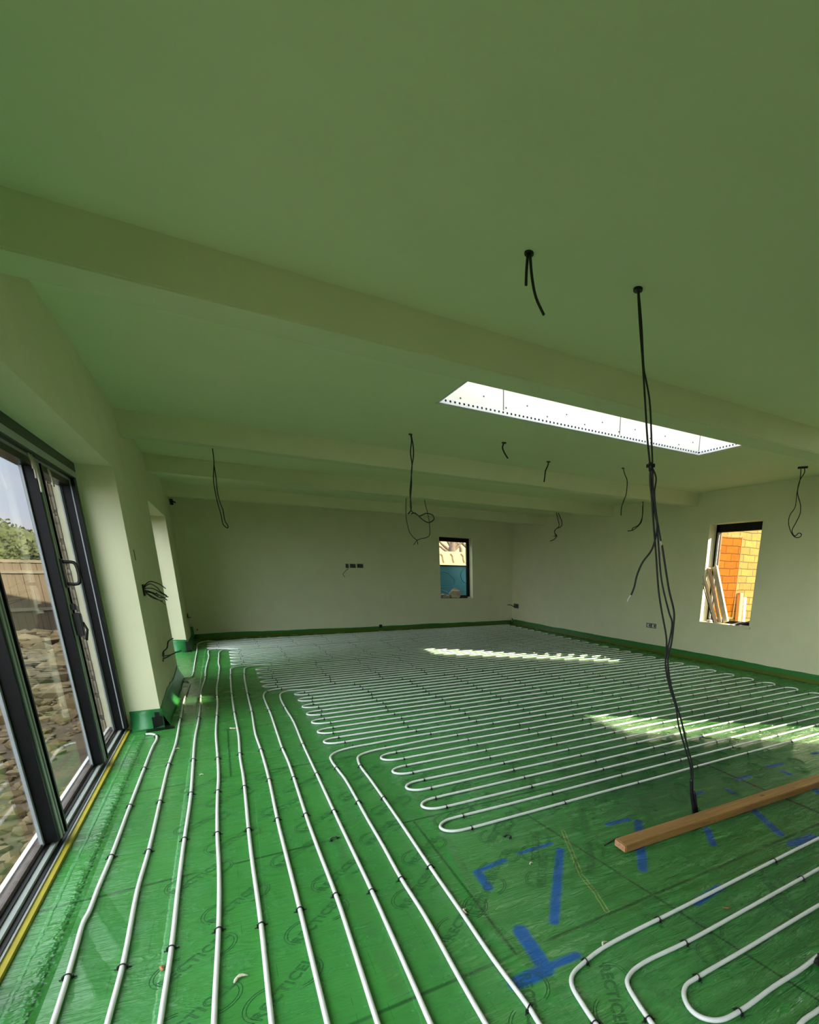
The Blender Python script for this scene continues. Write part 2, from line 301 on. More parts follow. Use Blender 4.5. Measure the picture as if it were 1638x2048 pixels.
# ------------------------------------------------------------------ mesh helpers
class MB:
    def __init__(s): s.v = []; s.f = []; s.mi = []; s.smooth = []
    def add(s, vs, fs, mi=0, sm=False):
        o = len(s.v); s.v += [tuple(v) for v in vs]
        for f in fs: s.f.append(tuple(i+o for i in f)); s.mi.append(mi); s.smooth.append(sm)
        return s
    def box(s, x0, x1, y0, y1, z0, z1, mi=0, M=None):
        vs = [Vector((x, y, z)) for z in (z0, z1) for y in (y0, y1) for x in (x0, x1)]
        if M: vs = [M @ v for v in vs]
        return s.add(vs, [(0, 2, 3, 1), (4, 5, 7, 6), (0, 1, 5, 4), (2, 6, 7, 3), (0, 4, 6, 2), (1, 3, 7, 5)], mi)
    def bbox(s, x0, x1, y0, y1, z0, z1, bev=0.006, mi=0, M=None):
        bm = bmesh.new(); bmesh.ops.create_cube(bm, size=1)
        for v in bm.verts: v.co = Vector(((x0+x1)/2+v.co.x*(x1-x0), (y0+y1)/2+v.co.y*(y1-y0), (z0+z1)/2+v.co.z*(z1-z0)))
        bmesh.ops.bevel(bm, geom=bm.edges[:], offset=bev, segments=2, affect='EDGES')
        bm.verts.index_update(); vs = [v.co.copy() for v in bm.verts]
        if M: vs = [M @ v for v in vs]
        fs = [tuple(v.index for v in f.verts) for f in bm.faces]; bm.free()
        return s.add(vs, fs, mi)
    def tube(s, pts, r, seg=8, cap=True, mi=0, rz=None):
        pts = [Vector(p) for p in pts]; n = len(pts); rings = []
        up = Vector((0, 0, 1)); vs = []; prev = None
        for i, p in enumerate(pts):
            d = (pts[min(i+1, n-1)]-pts[max(i-1, 0)])
            if d.length < 1e-9: d = Vector((0, 0, 1))
            d.normalize()
            if prev is None:
                a = up if abs(d.z) < 0.9 else Vector((1, 0, 0)); u = d.cross(a).normalized()
            else:
                u = prev - d*prev.dot(d)
                u = u.normalized() if u.length > 1e-6 else d.orthogonal().normalized()
            prev = u; q = d.cross(u); rr = r[i] if isinstance(r, (list, tuple)) else r
            for k in range(seg):
                a = 2*math.pi*k/seg; vs.append(p+(u*math.cos(a)+q*math.sin(a))*rr)
        fs = [(i*seg+k, i*seg+(k+1) % seg, (i+1)*seg+(k+1) % seg, (i+1)*seg+k) for i in range(n-1) for k in range(seg)]
        if cap: fs += [tuple(range(seg-1, -1, -1)), tuple((n-1)*seg+k for k in range(seg))]
        return s.add(vs, fs, mi, True)
    def disc(s, c, r, h, nrm=(0, 0, 1), seg=20, mi=0):
        nrm = Vector(nrm).normalized(); c = Vector(c)
        u = nrm.orthogonal().normalized(); q = nrm.cross(u)
        vs = [c+(u*math.cos(2*math.pi*k/seg)+q*math.sin(2*math.pi*k/seg))*r+nrm*z for z in (0, h) for k in range(seg)]
        fs = [(k, (k+1) % seg, seg+(k+1) % seg, seg+k) for k in range(seg)]+[tuple(range(seg-1, -1, -1)), tuple(range(seg, 2*seg))]
        return s.add(vs, fs, mi)
    def prism(s, poly, z0, z1, M=None, mi=0):
        n = len(poly); vs = [Vector((p[0], p[1], z)) for z in (z0, z1) for p in poly]
        if M: vs = [M @ v for v in vs]
        return s.add(vs, [(k, (k+1) % n, n+(k+1) % n, n+k) for k in range(n)]+[tuple(range(n-1, -1, -1)), tuple(range(n, 2*n))], mi)
    def blob(s, c, r, sub=2, jit=0.25, seed=0, sq=(1, 1, 1), mi=0, sm=False):
        bm = bmesh.new(); bmesh.ops.create_icosphere(bm, subdivisions=sub, radius=1)
        o = Vector((seed*7.3, seed*3.1, seed*1.7)); bm.verts.index_update(); vs = []
        for v in bm.verts:
            k = 1+jit*noise.noise(v.co*1.6+o)*1.6; vs.append(Vector(c)+Vector((v.co.x*sq[0], v.co.y*sq[1], v.co.z*sq[2]))*r*k)
        fs = [tuple(v.index for v in f.verts) for f in bm.faces]; bm.free()
        return s.add(vs, fs, mi, sm)
    def mesh(s, name, mats):
        me = bpy.data.meshes.new(name); me.from_pydata(s.v, [], s.f)
        for m in (mats if isinstance(mats, (list, tuple)) else [mats]): me.materials.append(m)
        me.polygons.foreach_set('material_index', s.mi); me.polygons.foreach_set('use_smooth', s.smooth); me.update()
        return me
    def obj(s, name, mats, parent=None):
        o = bpy.data.objects.new(name, s.mesh(name, mats)); COL.objects.link(o)
        if parent: o.parent = parent; o.matrix_parent_inverse = parent.matrix_basis.inverted()
        return o
def tag(o, label, cat, group=None, kind=None):
    o['label'] = label; o['category'] = cat
    if group: o['group'] = group
    if kind: o['kind'] = kind
    return o
def struct(o, label=None):
    o['kind'] = 'structure'
    if label: o['label'] = label
    return o
def empty(name, loc, label=None, cat=None, group=None):
    o = bpy.data.objects.new(name, None); COL.objects.link(o); o.location = loc; o.empty_display_size = 0.1
    if label: tag(o, label, cat, group)
    return o
def smooth(pts, n=6):
    pts = [Vector(p) for p in pts]
    if len(pts) < 3: return pts
    out = []
    for i in range(len(pts)-1):
        p0, p1, p2, p3 = pts[max(i-1, 0)], pts[i], pts[i+1], pts[min(i+2, len(pts)-1)]
        t0 = 0.0; t1 = t0+max((p1-p0).length, 1e-4)**0.5; t2 = t1+max((p2-p1).length, 1e-4)**0.5; t3 = t2+max((p3-p2).length, 1e-4)**0.5
        for k in range(n):
            t = t1+(t2-t1)*k/n
            a1 = p0*((t1-t)/(t1-t0))+p1*((t-t0)/(t1-t0)) if t1 > t0 else p1
            a2 = p1*((t2-t)/(t2-t1))+p2*((t-t1)/(t2-t1)); a3 = p2*((t3-t)/(t3-t2))+p3*((t-t2)/(t3-t2))
            b1 = a1*((t2-t)/(t2-t0))+a2*((t-t0)/(t2-t0)); b2 = a2*((t3-t)/(t3-t1))+a3*((t-t1)/(t3-t1))
            out.append(b1*((t2-t)/(t2-t1))+b2*((t-t1)/(t2-t1)))
    out.append(pts[-1]); return out

# ------------------------------------------------------------------ room shell
XL, XR, ZC, ZB = -0.585, 6.813, 2.69, 2.495
Y0 = -3.0
WO = -1.0            # outer skin of left wall
HD = 2.12            # head of the left openings
P0, P1, P2 = 5.38, 7.75, 10.2
struct(MB().box(-0.96, 7.07, Y0-0.3, 12.8, -0.3, -0.012).obj('floor', simple('screed_base', (0.4, 0.4, 0.38), 0.9)))
b = MB()
b.box(-0.97, XL, P0, P1, -0.3, HD); b.box(-0.97, XL, P2, 12.1, -0.3, HD); b.box(-0.97, XL, Y0-0.3, 12.1, HD, 3.1)
b.box(-0.97, XL, Y0-0.3, Y0+0.25, -0.3, HD)
struct(b.obj('wall_left', M_wall))
b = MB(); T = 0.27
for (y0, y1, z0, z1) in ((Y0-0.3, -0.09, -.3, 3.1), (-0.09, 0.83, -.3, 0.655), (-0.09, 0.83, 2.2, 3.1), (0.83, 4.845, -.3, 3.1), (4.845, 5.80, -.3, 0.655), (4.845, 5.80, 2.2, 3.1), (5.80, 12.9, -.3, 3.1)):
    b.box(XR, XR+T, y0, y1, z0, z1)
struct(b.obj('wall_right', M_wall))
ang = math.atan2(0.5, 7.398); BW = Matrix.Translation((XL, 11.85, 0)) @ Matrix.Rotation(ang, 4, 'Z')   # back wall frame: +x along, +y outwards
WS0, WS1, WZ0, WZ1 = 5.285, 6.19, 0.71, 2.19
b = MB()
for (x0, x1, z0, z1) in ((-0.5, WS0, -.3, 3.1), (WS0, WS1, -.3, WZ0), (WS0, WS1, WZ1, 3.1), (WS1, 7.9, -.3, 3.1)): b.box(x0, x1, 0, 0.28, z0, z1, 0, BW)
struct(b.obj('wall_back', M_wall))
struct(MB().box(-0.97, XR+T, Y0-0.3, Y0, -0.3, 3.1).obj('wall_front', M_wall))
# ceiling slab with roof window holes
SK = [(1.66, 4.71, 3.42, 4.275), (4.5, 6.5, 0.7, 2.3)]  # second opening is added out of view, to brighten the near right side
b = MB(); ys = [Y0-0.3]; 
for (x0, x1, y0, y1) in sorted(SK, key=lambda q: q[2]):
    b.box(-0.97, XR+T, ys[-1], y0, ZC, ZC+0.3); b.box(-0.97, x0, y0, y1, ZC, ZC+0.3); b.box(x1, XR+T, y0, y1, ZC, ZC+0.3); ys.append(y1)
b.box(-0.97, XR+T, ys[-1], 12.85, ZC, ZC+0.3)
struct(b.obj('ceiling', M_ceil))
for i, (y0, y1) in enumerate(((2.925, 3.16), (6.09, 6.27), (8.22, 8.44), (10.72, 10.95))):
    o = MB().bbox(XL-0.02, XR+0.02, y0, y1, ZB, ZC+0.02, 0.008).obj('trim_%d' % (i+1), M_wall); struct(o, 'plastered ceiling beam crossing the room')
# roof windows: lined shafts; the second is an unseen addition for light
for i, (x0, x1, y0, y1) in enumerate(SK):
    r = empty('window_%d' % (i+4), ((x0+x1)/2, (y0+y1)/2, ZC+0.0)); struct(r, 'long roof window with white lined shaft')
    zt = ZC+0.8; t_ = 0.012
    l = MB(); seams = MB()
    l.box(x0, x1, y1-t_, y1+0.02, ZC+0.001, zt); l.box(x0, x1, y0-0.02, y0+t_, ZC+0.001, zt)
    l.box(x0-0.02, x0+t_, y0, y1, ZC+0.001, zt); l.box(x1-t_, x1+0.02, y0, y1, ZC+0.001, zt)
    l.obj('shaft_lining', M_board, r)
    fx = [x0+0.36*(x1-x0)/3.05*1.0+0.0, x0+(x1-x0)*0.60]
    for q in (x0+(x1-x0)*0.195, x0+(x1-x0)*0.62): seams.box(q-0.004, q+0.004, y1-t_-0.002, y1-t_, ZC+0.02, zt)
    seams.box(x1-t_-0.006, x1-t_+0.001, y1-t_-0.003, y1-t_, ZC+0.02, zt)
    for k in range(14):
        q = x0+0.2+k*0.21; seams.disc((q, y1-t_, ZC+0.06+0.05*(k % 2)), 0.007, 0.002, (0, -1, 0), 8)
    seams.obj('board_joint', simple('joint_shadow_gap', (0.12, 0.11, 0.10), 0.9), r)
    bd = MB()
    bd.box(x0, x1, y1-t_-0.004, y1-t_, ZC-0.003, ZC+0.035); bd.box(x0, x1, y1-t_-0.004, y1+0.03, ZC-0.004, ZC-0.001)
    bd.box(x1-t_-0.004, x1-t_, y0, y1, ZC-0.003, ZC+0.035); bd.box(x1-t_, x1+0.03, y0, y1, ZC-0.004, ZC-0.001); bd.box(x0, x0+t_+0.003, y0, y1, ZC-0.003, ZC+0.02)
    k = 0
    while x0+0.03+k*0.04 < x1:
        q = x0+0.03+k*0.04; bd.disc((q, y1-t_-0.0045, ZC+0.02), 0.009, 0.001, (0, -1, 0), 6, 1); k += 1
    k = 0
    while y0+0.03+k*0.04 < y1:
        q = y0+0.03+k*0.04; bd.disc((x1-t_-0.0045, q, ZC+0.02), 0.009, 0.001, (-1, 0, 0), 6, 1); k += 1
    bd.obj('corner_bead', [M_steel, M_anth], r)
    MB().box(x0-0.05, x1+0.05, y0-0.05, y1+0.05, zt, zt+0.02).obj('pane', M_glass, r)

# ------------------------------------------------------------------ sliding glass door (left)
D = empty('door_1', (-0.88, 1.2, 0)); struct(D, 'dark framed sliding glass door with three panes in view')
DX = -0.83
ya, yb = Y0+0.25, P0-0.005
tr = MB()
tr.box(-0.964, -0.946, ya, yb, -0.05, 0.056, 3); tr.box(-0.946, -0.922, ya, yb, -0.05, 0.050, 1); tr.box(-0.922, -0.918, ya, yb, -0.05, 0.052, 0); tr.box(-0.918, -0.903, ya, yb, -0.05, 0.050, 1)
tr.box(-0.903, -0.885, ya, yb, -0.05, 0.043, 0); tr.box(-0.885, -0.863, ya, yb, -0.05, 0.037, 2); tr.box(-0.863, -0.845, ya, yb, -0.05, 0.024, 0)
tr.box(-0.845, -0.836, ya, yb, -0.05, 0.020, 2)
tr.obj('sill_track', [M_anth, M_ledge, M_gasket, M_white], D)
hd = MB()
hd.box(-0.93, -0.815, ya, yb, 2.058, HD, 0); hd.box(-0.858, -0.818, ya, yb, 2.015, 2.058, 1); hd.box(-0.862, -0.822, ya, yb, 2.003, 2.015, 0)
hd.box(-0.885, -0.85, ya, yb, 1.985, 2.003, 1); hd.box(-0.925, -0.85, ya, yb, 1.945, 1.985, 0); hd.box(-0.925, -0.885, ya, yb, 1.985, 2.06, 0)
hd.obj('head_frame', [M_anth, M_gasket], D)
jb = MB(); jb.box(-0.90, -0.822, yb-0.085, yb, 0.04, 2.1, 0); jb.box(-0.905, -0.90, yb-0.10, yb, 0.04, 2.1, 1); jb.box(-0.913, -0.905, yb-0.12, yb, 0.04, 2.1, 1); jb.box(-0.85, -0.843, yb-0.089, yb-0.085, 0.05, 2.0, 1)
jb.obj('jamb_frame', [M_anth, M_silver], D)
jb = MB(); jb.box(-0.97, -0.815, ya, ya+0.075, 0.04, 2.1, 0); jb.obj('jamb_frame', [M_anth, M_silver], D)
stiles = [4.50-1.21*k for k in range(0, 7)]
for k, y in enumerate(stiles):
    if y < ya+0.1: continue
    s = MB(); s.box(-0.913, -0.900, y-0.15, y, 0.05, 1.96, 1); s.box(-0.900, -0.848, y-0.13, y, 0.05, 1.985, 0)
    s.box(-0.848, -0.843, y-0.10, y-0.075, 0.05, 1.98, 2); s.box(-0.848, -0.843, y-0.055, y-0.035, 0.05, 1.98, 2); s.box(-0.848, -0.836, y-0.02, y, 0.05, 1.98, 0)
    s.obj('stile', [M_anth, M_silver, M_gasket], D)
    s = MB(); s.box(-0.925, -0.905, y-1.21, y-0.13, 0.05, 0.060, 0); s.obj('bottom_rail', [M_ledge], D)
edges = sorted([q for q in stiles if q > ya+0.1]+[yb-0.07])
prev = ya+0.07
for e in edges:
    MB().box(-0.909, -0.905, prev, e-0.13 if e < yb-0.1 else e, 0.055, 1.95).obj('pane', M_glass, D); prev = e
hn = MB(); hy = 4.47
hn.tube(smooth([(-0.838, hy-0.02, 1.40), (-0.785, hy-0.02, 1.40), (-0.772, hy-0.02, 1.385), (-0.772, hy-0.02, 1.28), (-0.785, hy-0.02, 1.265), (-0.838, hy-0.02, 1.265)], 4), 0.010, 8)
hn.bbox(-0.845, -0.832, hy-0.05, hy+0.005, 1.24, 1.42, 0.003); hn.obj('handle', M_black, D)
lk = MB(); lk.bbox(-0.842, -0.80, hy-0.05, hy-0.01, 0.93, 1.08, 0.006); lk.bbox(-0.842, -0.815, hy-0.05, hy-0.02, 1.10, 1.14, 0.004); lk.tube([(-0.80, hy-0.03, 1.02), (-0.785, hy-0.03, 0.97), (-0.80, hy-0.03, 0.90)], 0.007, 6); lk.obj('lock', M_black, D)
for (yy, z0, l_) in ((4.24, 2.0, .13), (4.29, 2.0, .2), (4.62, 1.97, .1), (4.22, 1.99, .07)):
    MB().tube(smooth([(-0.835, yy, z0), (-0.825, yy+0.01, z0-l_*0.5), (-0.83, yy+0.035, z0-l_)], 4), 0.006, 5).obj('torn_tape', simple('torn_masking_tape', (0.45, 0.42, 0.32), 0.7), D)
struct(MB().box(-0.836, -0.815, ya, yb, -0.01, 0.014).obj('trim_5', M_foam), 'yellow foam edge strip along the glass door')

# second opening in the left wall
D2 = empty('door_2', (-0.9, 9.0, 0)); struct(D2, 'far glazed opening behind the pier')
s = MB(); s.box(-0.97, -0.86, P1, P1+0.07, 0, HD); s.box(-0.97, -0.86, P2-0.07, P2, 0, HD); s.box(-0.97, -0.86, P1, P2, HD-0.08, HD); s.box(-0.97, -0.86, P1, P2, -0.02, 0.06); s.box(-0.95, -0.88, 8.93, 9.02, 0.05, HD)
s.obj('frame', M_anth, D2); MB().box(-0.915, -0.91, P1+0.07, P2-0.07, 0.06, HD-0.08).obj('pane', M_glass, D2)

# right-hand window in view (window_1), the one nearer the camera (window_2), back window (window_3)
def side_window(n, y0, y1, glazed, label):
    r = empty('window_%d' % n, (XR+0.13, (y0+y1)/2, 0.655)); struct(r, label); x0, x1 = XR+0.17, XR+0.235; z0, z1 = 0.655, 2.2; f = 0.055
    s = MB(); s.box(x0, x1, y0, y1, z1-0.12, z1); s.box(x0, x1, y0, y1, z0, z0+0.05); s.box(x0, x1, y0, y0+f, z0, z1); s.box(x0, x1, y1-f, y1, z0, z1)
    s.obj('frame', M_anth, r)
    s = MB(); s.box(x0-0.012, x0, y1-f-0.02, y1-f+0.012, z0+0.05, z1-0.12); s.obj('gasket', M_silver, r)
    sl_ = MB(); sl_.bbox(XR-0.022, XR+0.17, y0-0.03 if n == 1 else y0, y1+0.02, z0-0.03, z0+0.004, 0.005); sl_.obj('window_board', M_wall, r)
    if glazed: MB().box(x0+0.03, x0+0.036, y0+f, y1-f, z0+0.05, z1-0.12).obj('pane', M_glass, r)
    return r
w1 = side_window(1, 4.845, 5.80, False, 'right wall window looking onto golden stone')
side_window(2, -0.09, 0.83, True, 'right wall window beside the camera')
# open casement of window 1: hinged at its far jamb, swung outwards
cm = Matrix.Translation((XR+0.235, 5.755, 0)) @ Matrix.Rotation(math.radians(-16), 4, 'Z')
s = MB(); s.box(0.0, 0.42, -0.006, 0.006, 0.70, 0.715, 0, cm); s.box(0.0, 0.42, -0.006, 0.006, 2.035, 2.05, 0, cm); s.box(0.412, 0.42, -0.006, 0.006, 0.70, 2.05, 0, cm); s.box(0.0, 0.02, -0.012, 0.012, 0.70, 2.05, 0, cm)
cs = s.obj('open_casement', M_post, w1)
MB().box(0.02, 0.412, -0.003, 0.003, 0.73, 2.02, 0, cm).obj('casement_pane', M_tint, cs)

w3 = empty('window_3', BW @ Vector(((WS0+WS1)/2, 0.14, WZ0))); struct(w3, 'back wall window looking onto a blue panel')
s = MB(); yo = 0.17
s.box(WS0, WS1, yo, yo+0.06, WZ1-0.10, WZ1, 0, BW); s.box(WS0, WS1, yo, yo+0.06, WZ0, WZ0+0.07, 0, BW); s.box(WS1-0.07, WS1, yo, yo+0.06, WZ0, WZ1, 0, BW); s.box(WS0, WS0+0.03, yo, yo+0.06, WZ0, WZ1, 0, BW)
s.obj('frame', M_anth, w3)
s = MB(); s.box(WS0-0.02, WS1+0.10, -0.03, yo, WZ0-0.03, WZ0+0.003, 0, BW); s.obj('window_board', M_wall, w3)
MB().box(WS0+0.03, WS1-0.07, yo+0.03, yo+0.035, WZ0+0.07, WZ1-0.10, 0, BW).obj('pane', M_glass, w3)

# ------------------------------------------------------------------ the green membrane
SH = empty('plastic_membrane', (0, 0, 0), 'green plastic membrane sheet covering the whole floor under the pipes', 'floor sheet')
b = MB()
def patch(x0, x1, y0, y1f, nx, ny):
    vs = []; fs = []
    for j in range(ny+1):
        for i in range(nx+1):
            x = x0+(x1-x0)*i/nx; yy1 = y1f(x) if callable(y1f) else y1f
            vs.append((x, y0+(yy1-y0)*j/ny, 0.0))
    for j in range(ny):
        for i in range(nx): a = j*(nx+1)+i; fs.append((a, a+1, a+nx+2, a+nx+1))
    b.add(vs, fs, 0, True)
patch(XL, XR, Y0, lambda x: wall_y(x)-0.002, 20, 30); patch(-0.816, XL, Y0, P0, 1, 20); patch(-0.86, XL, P1, P2, 1, 6)
b.obj('sheet', M_sheet, SH)
def upstand(path, h, out, name='edge_upstand', m=None, hv=0.02):
    """path: list of (x,y) along the wall foot; out: unit vector into the room"""
    vs = []; fs = []; prof = [(0.055, 0.001), (0.045, 0.012), (0.030, 0.035), (0.014, 0.065), (0.006, 0.085), (0.003, 1.0)]
    n = 0; o = Vector((out[0], out[1], 0))
    P = []
    for i in range(len(path)-1):
        a, c = Vector((*path[i], 0)), Vector((*path[i+1], 0)); k = max(2, int((c-a).length/0.12))
        P += [a+(c-a)*j/k for j in range(k)]
    P.append(Vector((*path[-1], 0)))
    for i, p in enumerate(P):
        hh = h+hv*noise.noise(p*1.3)+0.3*hv*noise.noise(p*6)
        for (d, z) in prof:
            dd = d*(1+0.35*noise.noise(p*3+Vector((0, 0, d*9))))
            vs.append(p+o*dd+Vector((0, 0, hh if z == 1.0 else z*hh/0.11)))
    q = len(prof)
    for i in range(len(P)-1):
        for j in range(q-1): fs.append((i*q+j, (i+1)*q+j, (i+1)*q+j+1, i*q+j+1))
    u = MB(); u.add(vs, fs, 0, True); ob = u.obj(name, m or M_up, SH)
    md = ob.modifiers.new('thick', 'SOLIDIFY'); md.thickness = 0.0015
    return ob
upstand([(XR, Y0+0.05), (XR, wall_y(XR)-0.03)], 0.125, (-1, 0))
nb = (math.sin(ang), -math.cos(ang))
upstand([(XL+0.02, wall_y(XL)-0.001), (XR-0.02, wall_y(XR)-0.001)], 0.10, nb)
upstand([(XL, P0+0.02), (XL, P1)], 0.17, (1, 0), m=M_flap, hv=0.05); upstand([(XL, P2), (XL, wall_y(XL)-0.03)], 0.12, (1, 0), m=M_flap, hv=0.05)
upstand([(-0.80, P0-0.001), (XL+0.015, P0-0.001)], 0.17, (0, -1), m=M_flap, hv=0.03)
upstand([(-0.86, P2-0.001), (XL+0.01, P2-0.001)], 0.20, (0, -1), m=M_flap, hv=0.03)
# corner flaps: raised tail in the back corners
u = MB(); u.box(XR-0.03, XR-0.01, wall_y(XR)-0.05, wall_y(XR)-0.03, 0.10, 0.16); u.obj('corner_tail', M_flap, SH)
u = MB(); u.box(XL+0.01, XL+0.05, wall_y(XL)-0.06, wall_y(XL)-0.03, 0.05, 0.25); u.obj('corner_tail', M_flap, SH)
# tape strip (child of sheet is wrong: it can be peeled off)
def tape(c, sx, sy, label, rot=0, z=0.004, h=0.0015):
    M = Matrix.Translation((c[0], c[1], z)) @ Matrix.Rotation(rot, 4, 'Z')
    return M
t_ = MB(); Mx = Matrix.Translation((-0.60, 5.30, 0)) @ Matrix.Rotation(0.15, 4, 'Z')
t_.box(-0.10, 0.10, -0.035, 0.035, 0.004, 0.009, 0, Mx); t_.box(-0.045, 0.03, 0.032, 0.040, 0.004, 0.11, 0, Mx); t_.box(-0.02, 0.012, 0.03, 0.043, 0.1, 0.15, 0, Mx)
tag(t_.obj('tape_patch', M_tape), 'black tape patch at the foot of the near pier corner', 'tape')
t_ = MB(); t_.box(-0.60, -0.55, P2-0.075, P2-0.065, 0.02, 0.17); t_.box(-0.62, -0.53, P2-0.12, P2-0.06, 0.004, 0.010); tag(t_.obj('tape_patch', M_tape), 'black tape patch at the foot of the far wall corner beyond the pier', 'tape')
c = BW @ Vector((3.71, -0.012, 0)); t_ = MB(); t_.bbox(c.x-0.035, c.x+0.035, c.y-0.012, c.y+0.004, 0.06, 0.135, 0.003); tag(t_.obj('tape_patch', M_tape), 'small black tape patch on the sheet edge along the back wall', 'tape')

# printed board logos showing through the sheet
def logo_mesh():
    cu = bpy.data.curves.new('logo', 'FONT'); cu.body = 'RECTiCEL'; cu.size = 0.058; cu.space_character = 1.12; cu.fill_mode = 'NONE'; cu.bevel_depth = 0.0011; cu.bevel_resolution = 0; cu.resolution_u = 3
    o = bpy.data.objects.new('logo_tmp', cu); COL.objects.link(o); dg = bpy.context.evaluated_depsgraph_get(); dg.update()
    me = bpy.data.meshes.new_from_object(o.evaluated_get(dg)); bpy.data.objects.remove(o)
    vs = [Vector((v.co.x, v.co.y, v.co.z*0.3)) for v in me.vertices]; fs = [tuple(p.vertices) for p in me.polygons]
    xm = max(v.x for v in vs); vs = [v-Vector((xm/2, 0.018, 0)) for v in vs]
    L = MB(); L.add(vs, fs)
    for sgn in (1, -1):
        for off in (0, 0.010):
            pts = []
            for k in range(15):
                a = math.radians(-8+k*152/14); pts.append(Vector((sgn*(-xm/2+0.068+math.cos(a+math.pi*0.28)*(0.058+off)*1.15), sgn*(0.012+math.sin(a+math.pi*0.28)*(0.058+off)), 0)))
            L.tube(pts, 0.0011, 4)
    for v in range(len(L.v)): q = L.v[v]; L.v[v] = (q[0], q[1], q[2]*0.4)
    return L.mesh('printed_logo', M_ink)
LG = logo_mesh()
for e_, (x, y, a) in enumerate([(*G(570, 1975)[:2], .80), (*G(925, 1835)[:2], .72), (*G(1225, 1990)[:2], -1.98), (*G(1085, 1740)[:2], .95), (*G(1180, 1715)[:2], -2.2), (*G(390, 2030)[:2], .75), (*G(1060, 2010)[:2], -2.0), (*G(970, 1790)[:2], .9), (*G(1420, 1880)[:2], -2.0), (*G(1560, 1790)[:2], -2.0)]+
        [(-0.25+0.42*i+(0.14*(j % 2)), 1.95+0.30*j, .78) for j in range(7) for i in range(4)]+[(1.25+0.4*i, 2.0+0.3*j+0.1*(i % 2), (1.0 if (i+j) % 2 else -2.1)) for j in range(4) for i in range(7)]):
    o = bpy.data.objects.new('printed_logo', LG); COL.objects.link(o); o.location = (x, y, 0.0006); o.rotation_euler = (0, 0, a+0.05*math.sin(e_*2.3)); o.parent = SH

# ------------------------------------------------------------------ heating pipes
PR = 0.0085; PZ = PR+0.002
YLv = [2.33+0.1553*k for k in range(10)]+[3.88, 4.03, 4.17, 4.32, 4.475, 4.63, 4.80, 4.96, 5.12, 5.28, 5.435, 5.59, 5.745, 5.90, 6.055, 6.205, 6.355, 6.51, 6.655, 6.80, 6.945, 7.09, 7.24, 7.39, 7.545, 7.70, 7.85, 8.0, 8.155, 8.31, 8.465, 8.62, 8.775, 8.93, 9.085, 9.24, 9.395, 9.55, 9.705, 9.86, 10.02, 10.18, 10.335, 10.49, 10.65, 10.80, 10.96, 11.11, 11.33]
def YRv(k): return 3.287+(k-5.5)*0.167
def rowx0(k): return 1.0 if k < 10 else 0.7 if k < 26 else 0.45 if k < 38 else 0.15 if k < 50 else -0.16
def rowy(k, x):
    xa = rowx0(k); u = (x-xa)/(6.25-xa)
    return YLv[k]+(YRv(k)-YLv[k])*u+0.007*noise.noise(Vector((x*1.1, k*3.7, 0)))
def tipR(k): return 6.20+(YRv(k)-3.29)/8.7*0.34
def tipL(k): return 0.88 if k < 10 else 0.57 if k < 26 else 0.285 if k < 38 else 0.0 if k < 50 else -0.32
def V(x, y): return Vector((x, y, PZ))
def bendpts(k0, k1, tip, side):
    y0, y1 = rowy(k0, tip-side*0.09), rowy(k1, tip-side*0.09); r = (y1-y0)/2; c = (y0+y1)/2
    return [V(tip-side*0.105+side*0.105*math.cos(a), c-r*math.cos(a2)) for a, a2 in [(math.pi/2*(1-2*i/10.0), math.pi*i/10.0) for i in range(11)]]
def row(k, xs): return [V(x, rowy(k, x)) for x in xs]
def fr(a, b_, st=0.3):
    n = max(2, int(abs(b_-a)/st)); return [a+(b_-a)*i/n for i in range(n+1)]
def serp(k0, k1, x_start, x_end):
    """rows k0..k1 (either direction) starting rightwards at x_start, last row leftwards to x_end"""
    st = 1 if k1 > k0 else -1; out = []; k = k0; right = True
    while True:
        xl = tipL(min(k, k+st) if False else k)+0.11; xr = tipR(k)-0.11
        if right: out += row(k, fr(x_start if k == k0 else xl, xr))
        else: out += row(k, fr(xr, x_end if k == k1 and x_end is not None else xl))
        if k == k1: break
        k2 = k+st; lo, hi = min(k, k2), max(k, k2)
        if right: bp = bendpts(lo, hi, tipR(k), 1)
        else: bp = bendpts(lo, hi, tipL(k), -1)
        out += (bp if st > 0 else bp[::-1])[1:-1]
        right = not right; k = k2
    return out
def px(L): return [Vector((*G(x, y, PR)[:2], PZ)) for x, y in L]
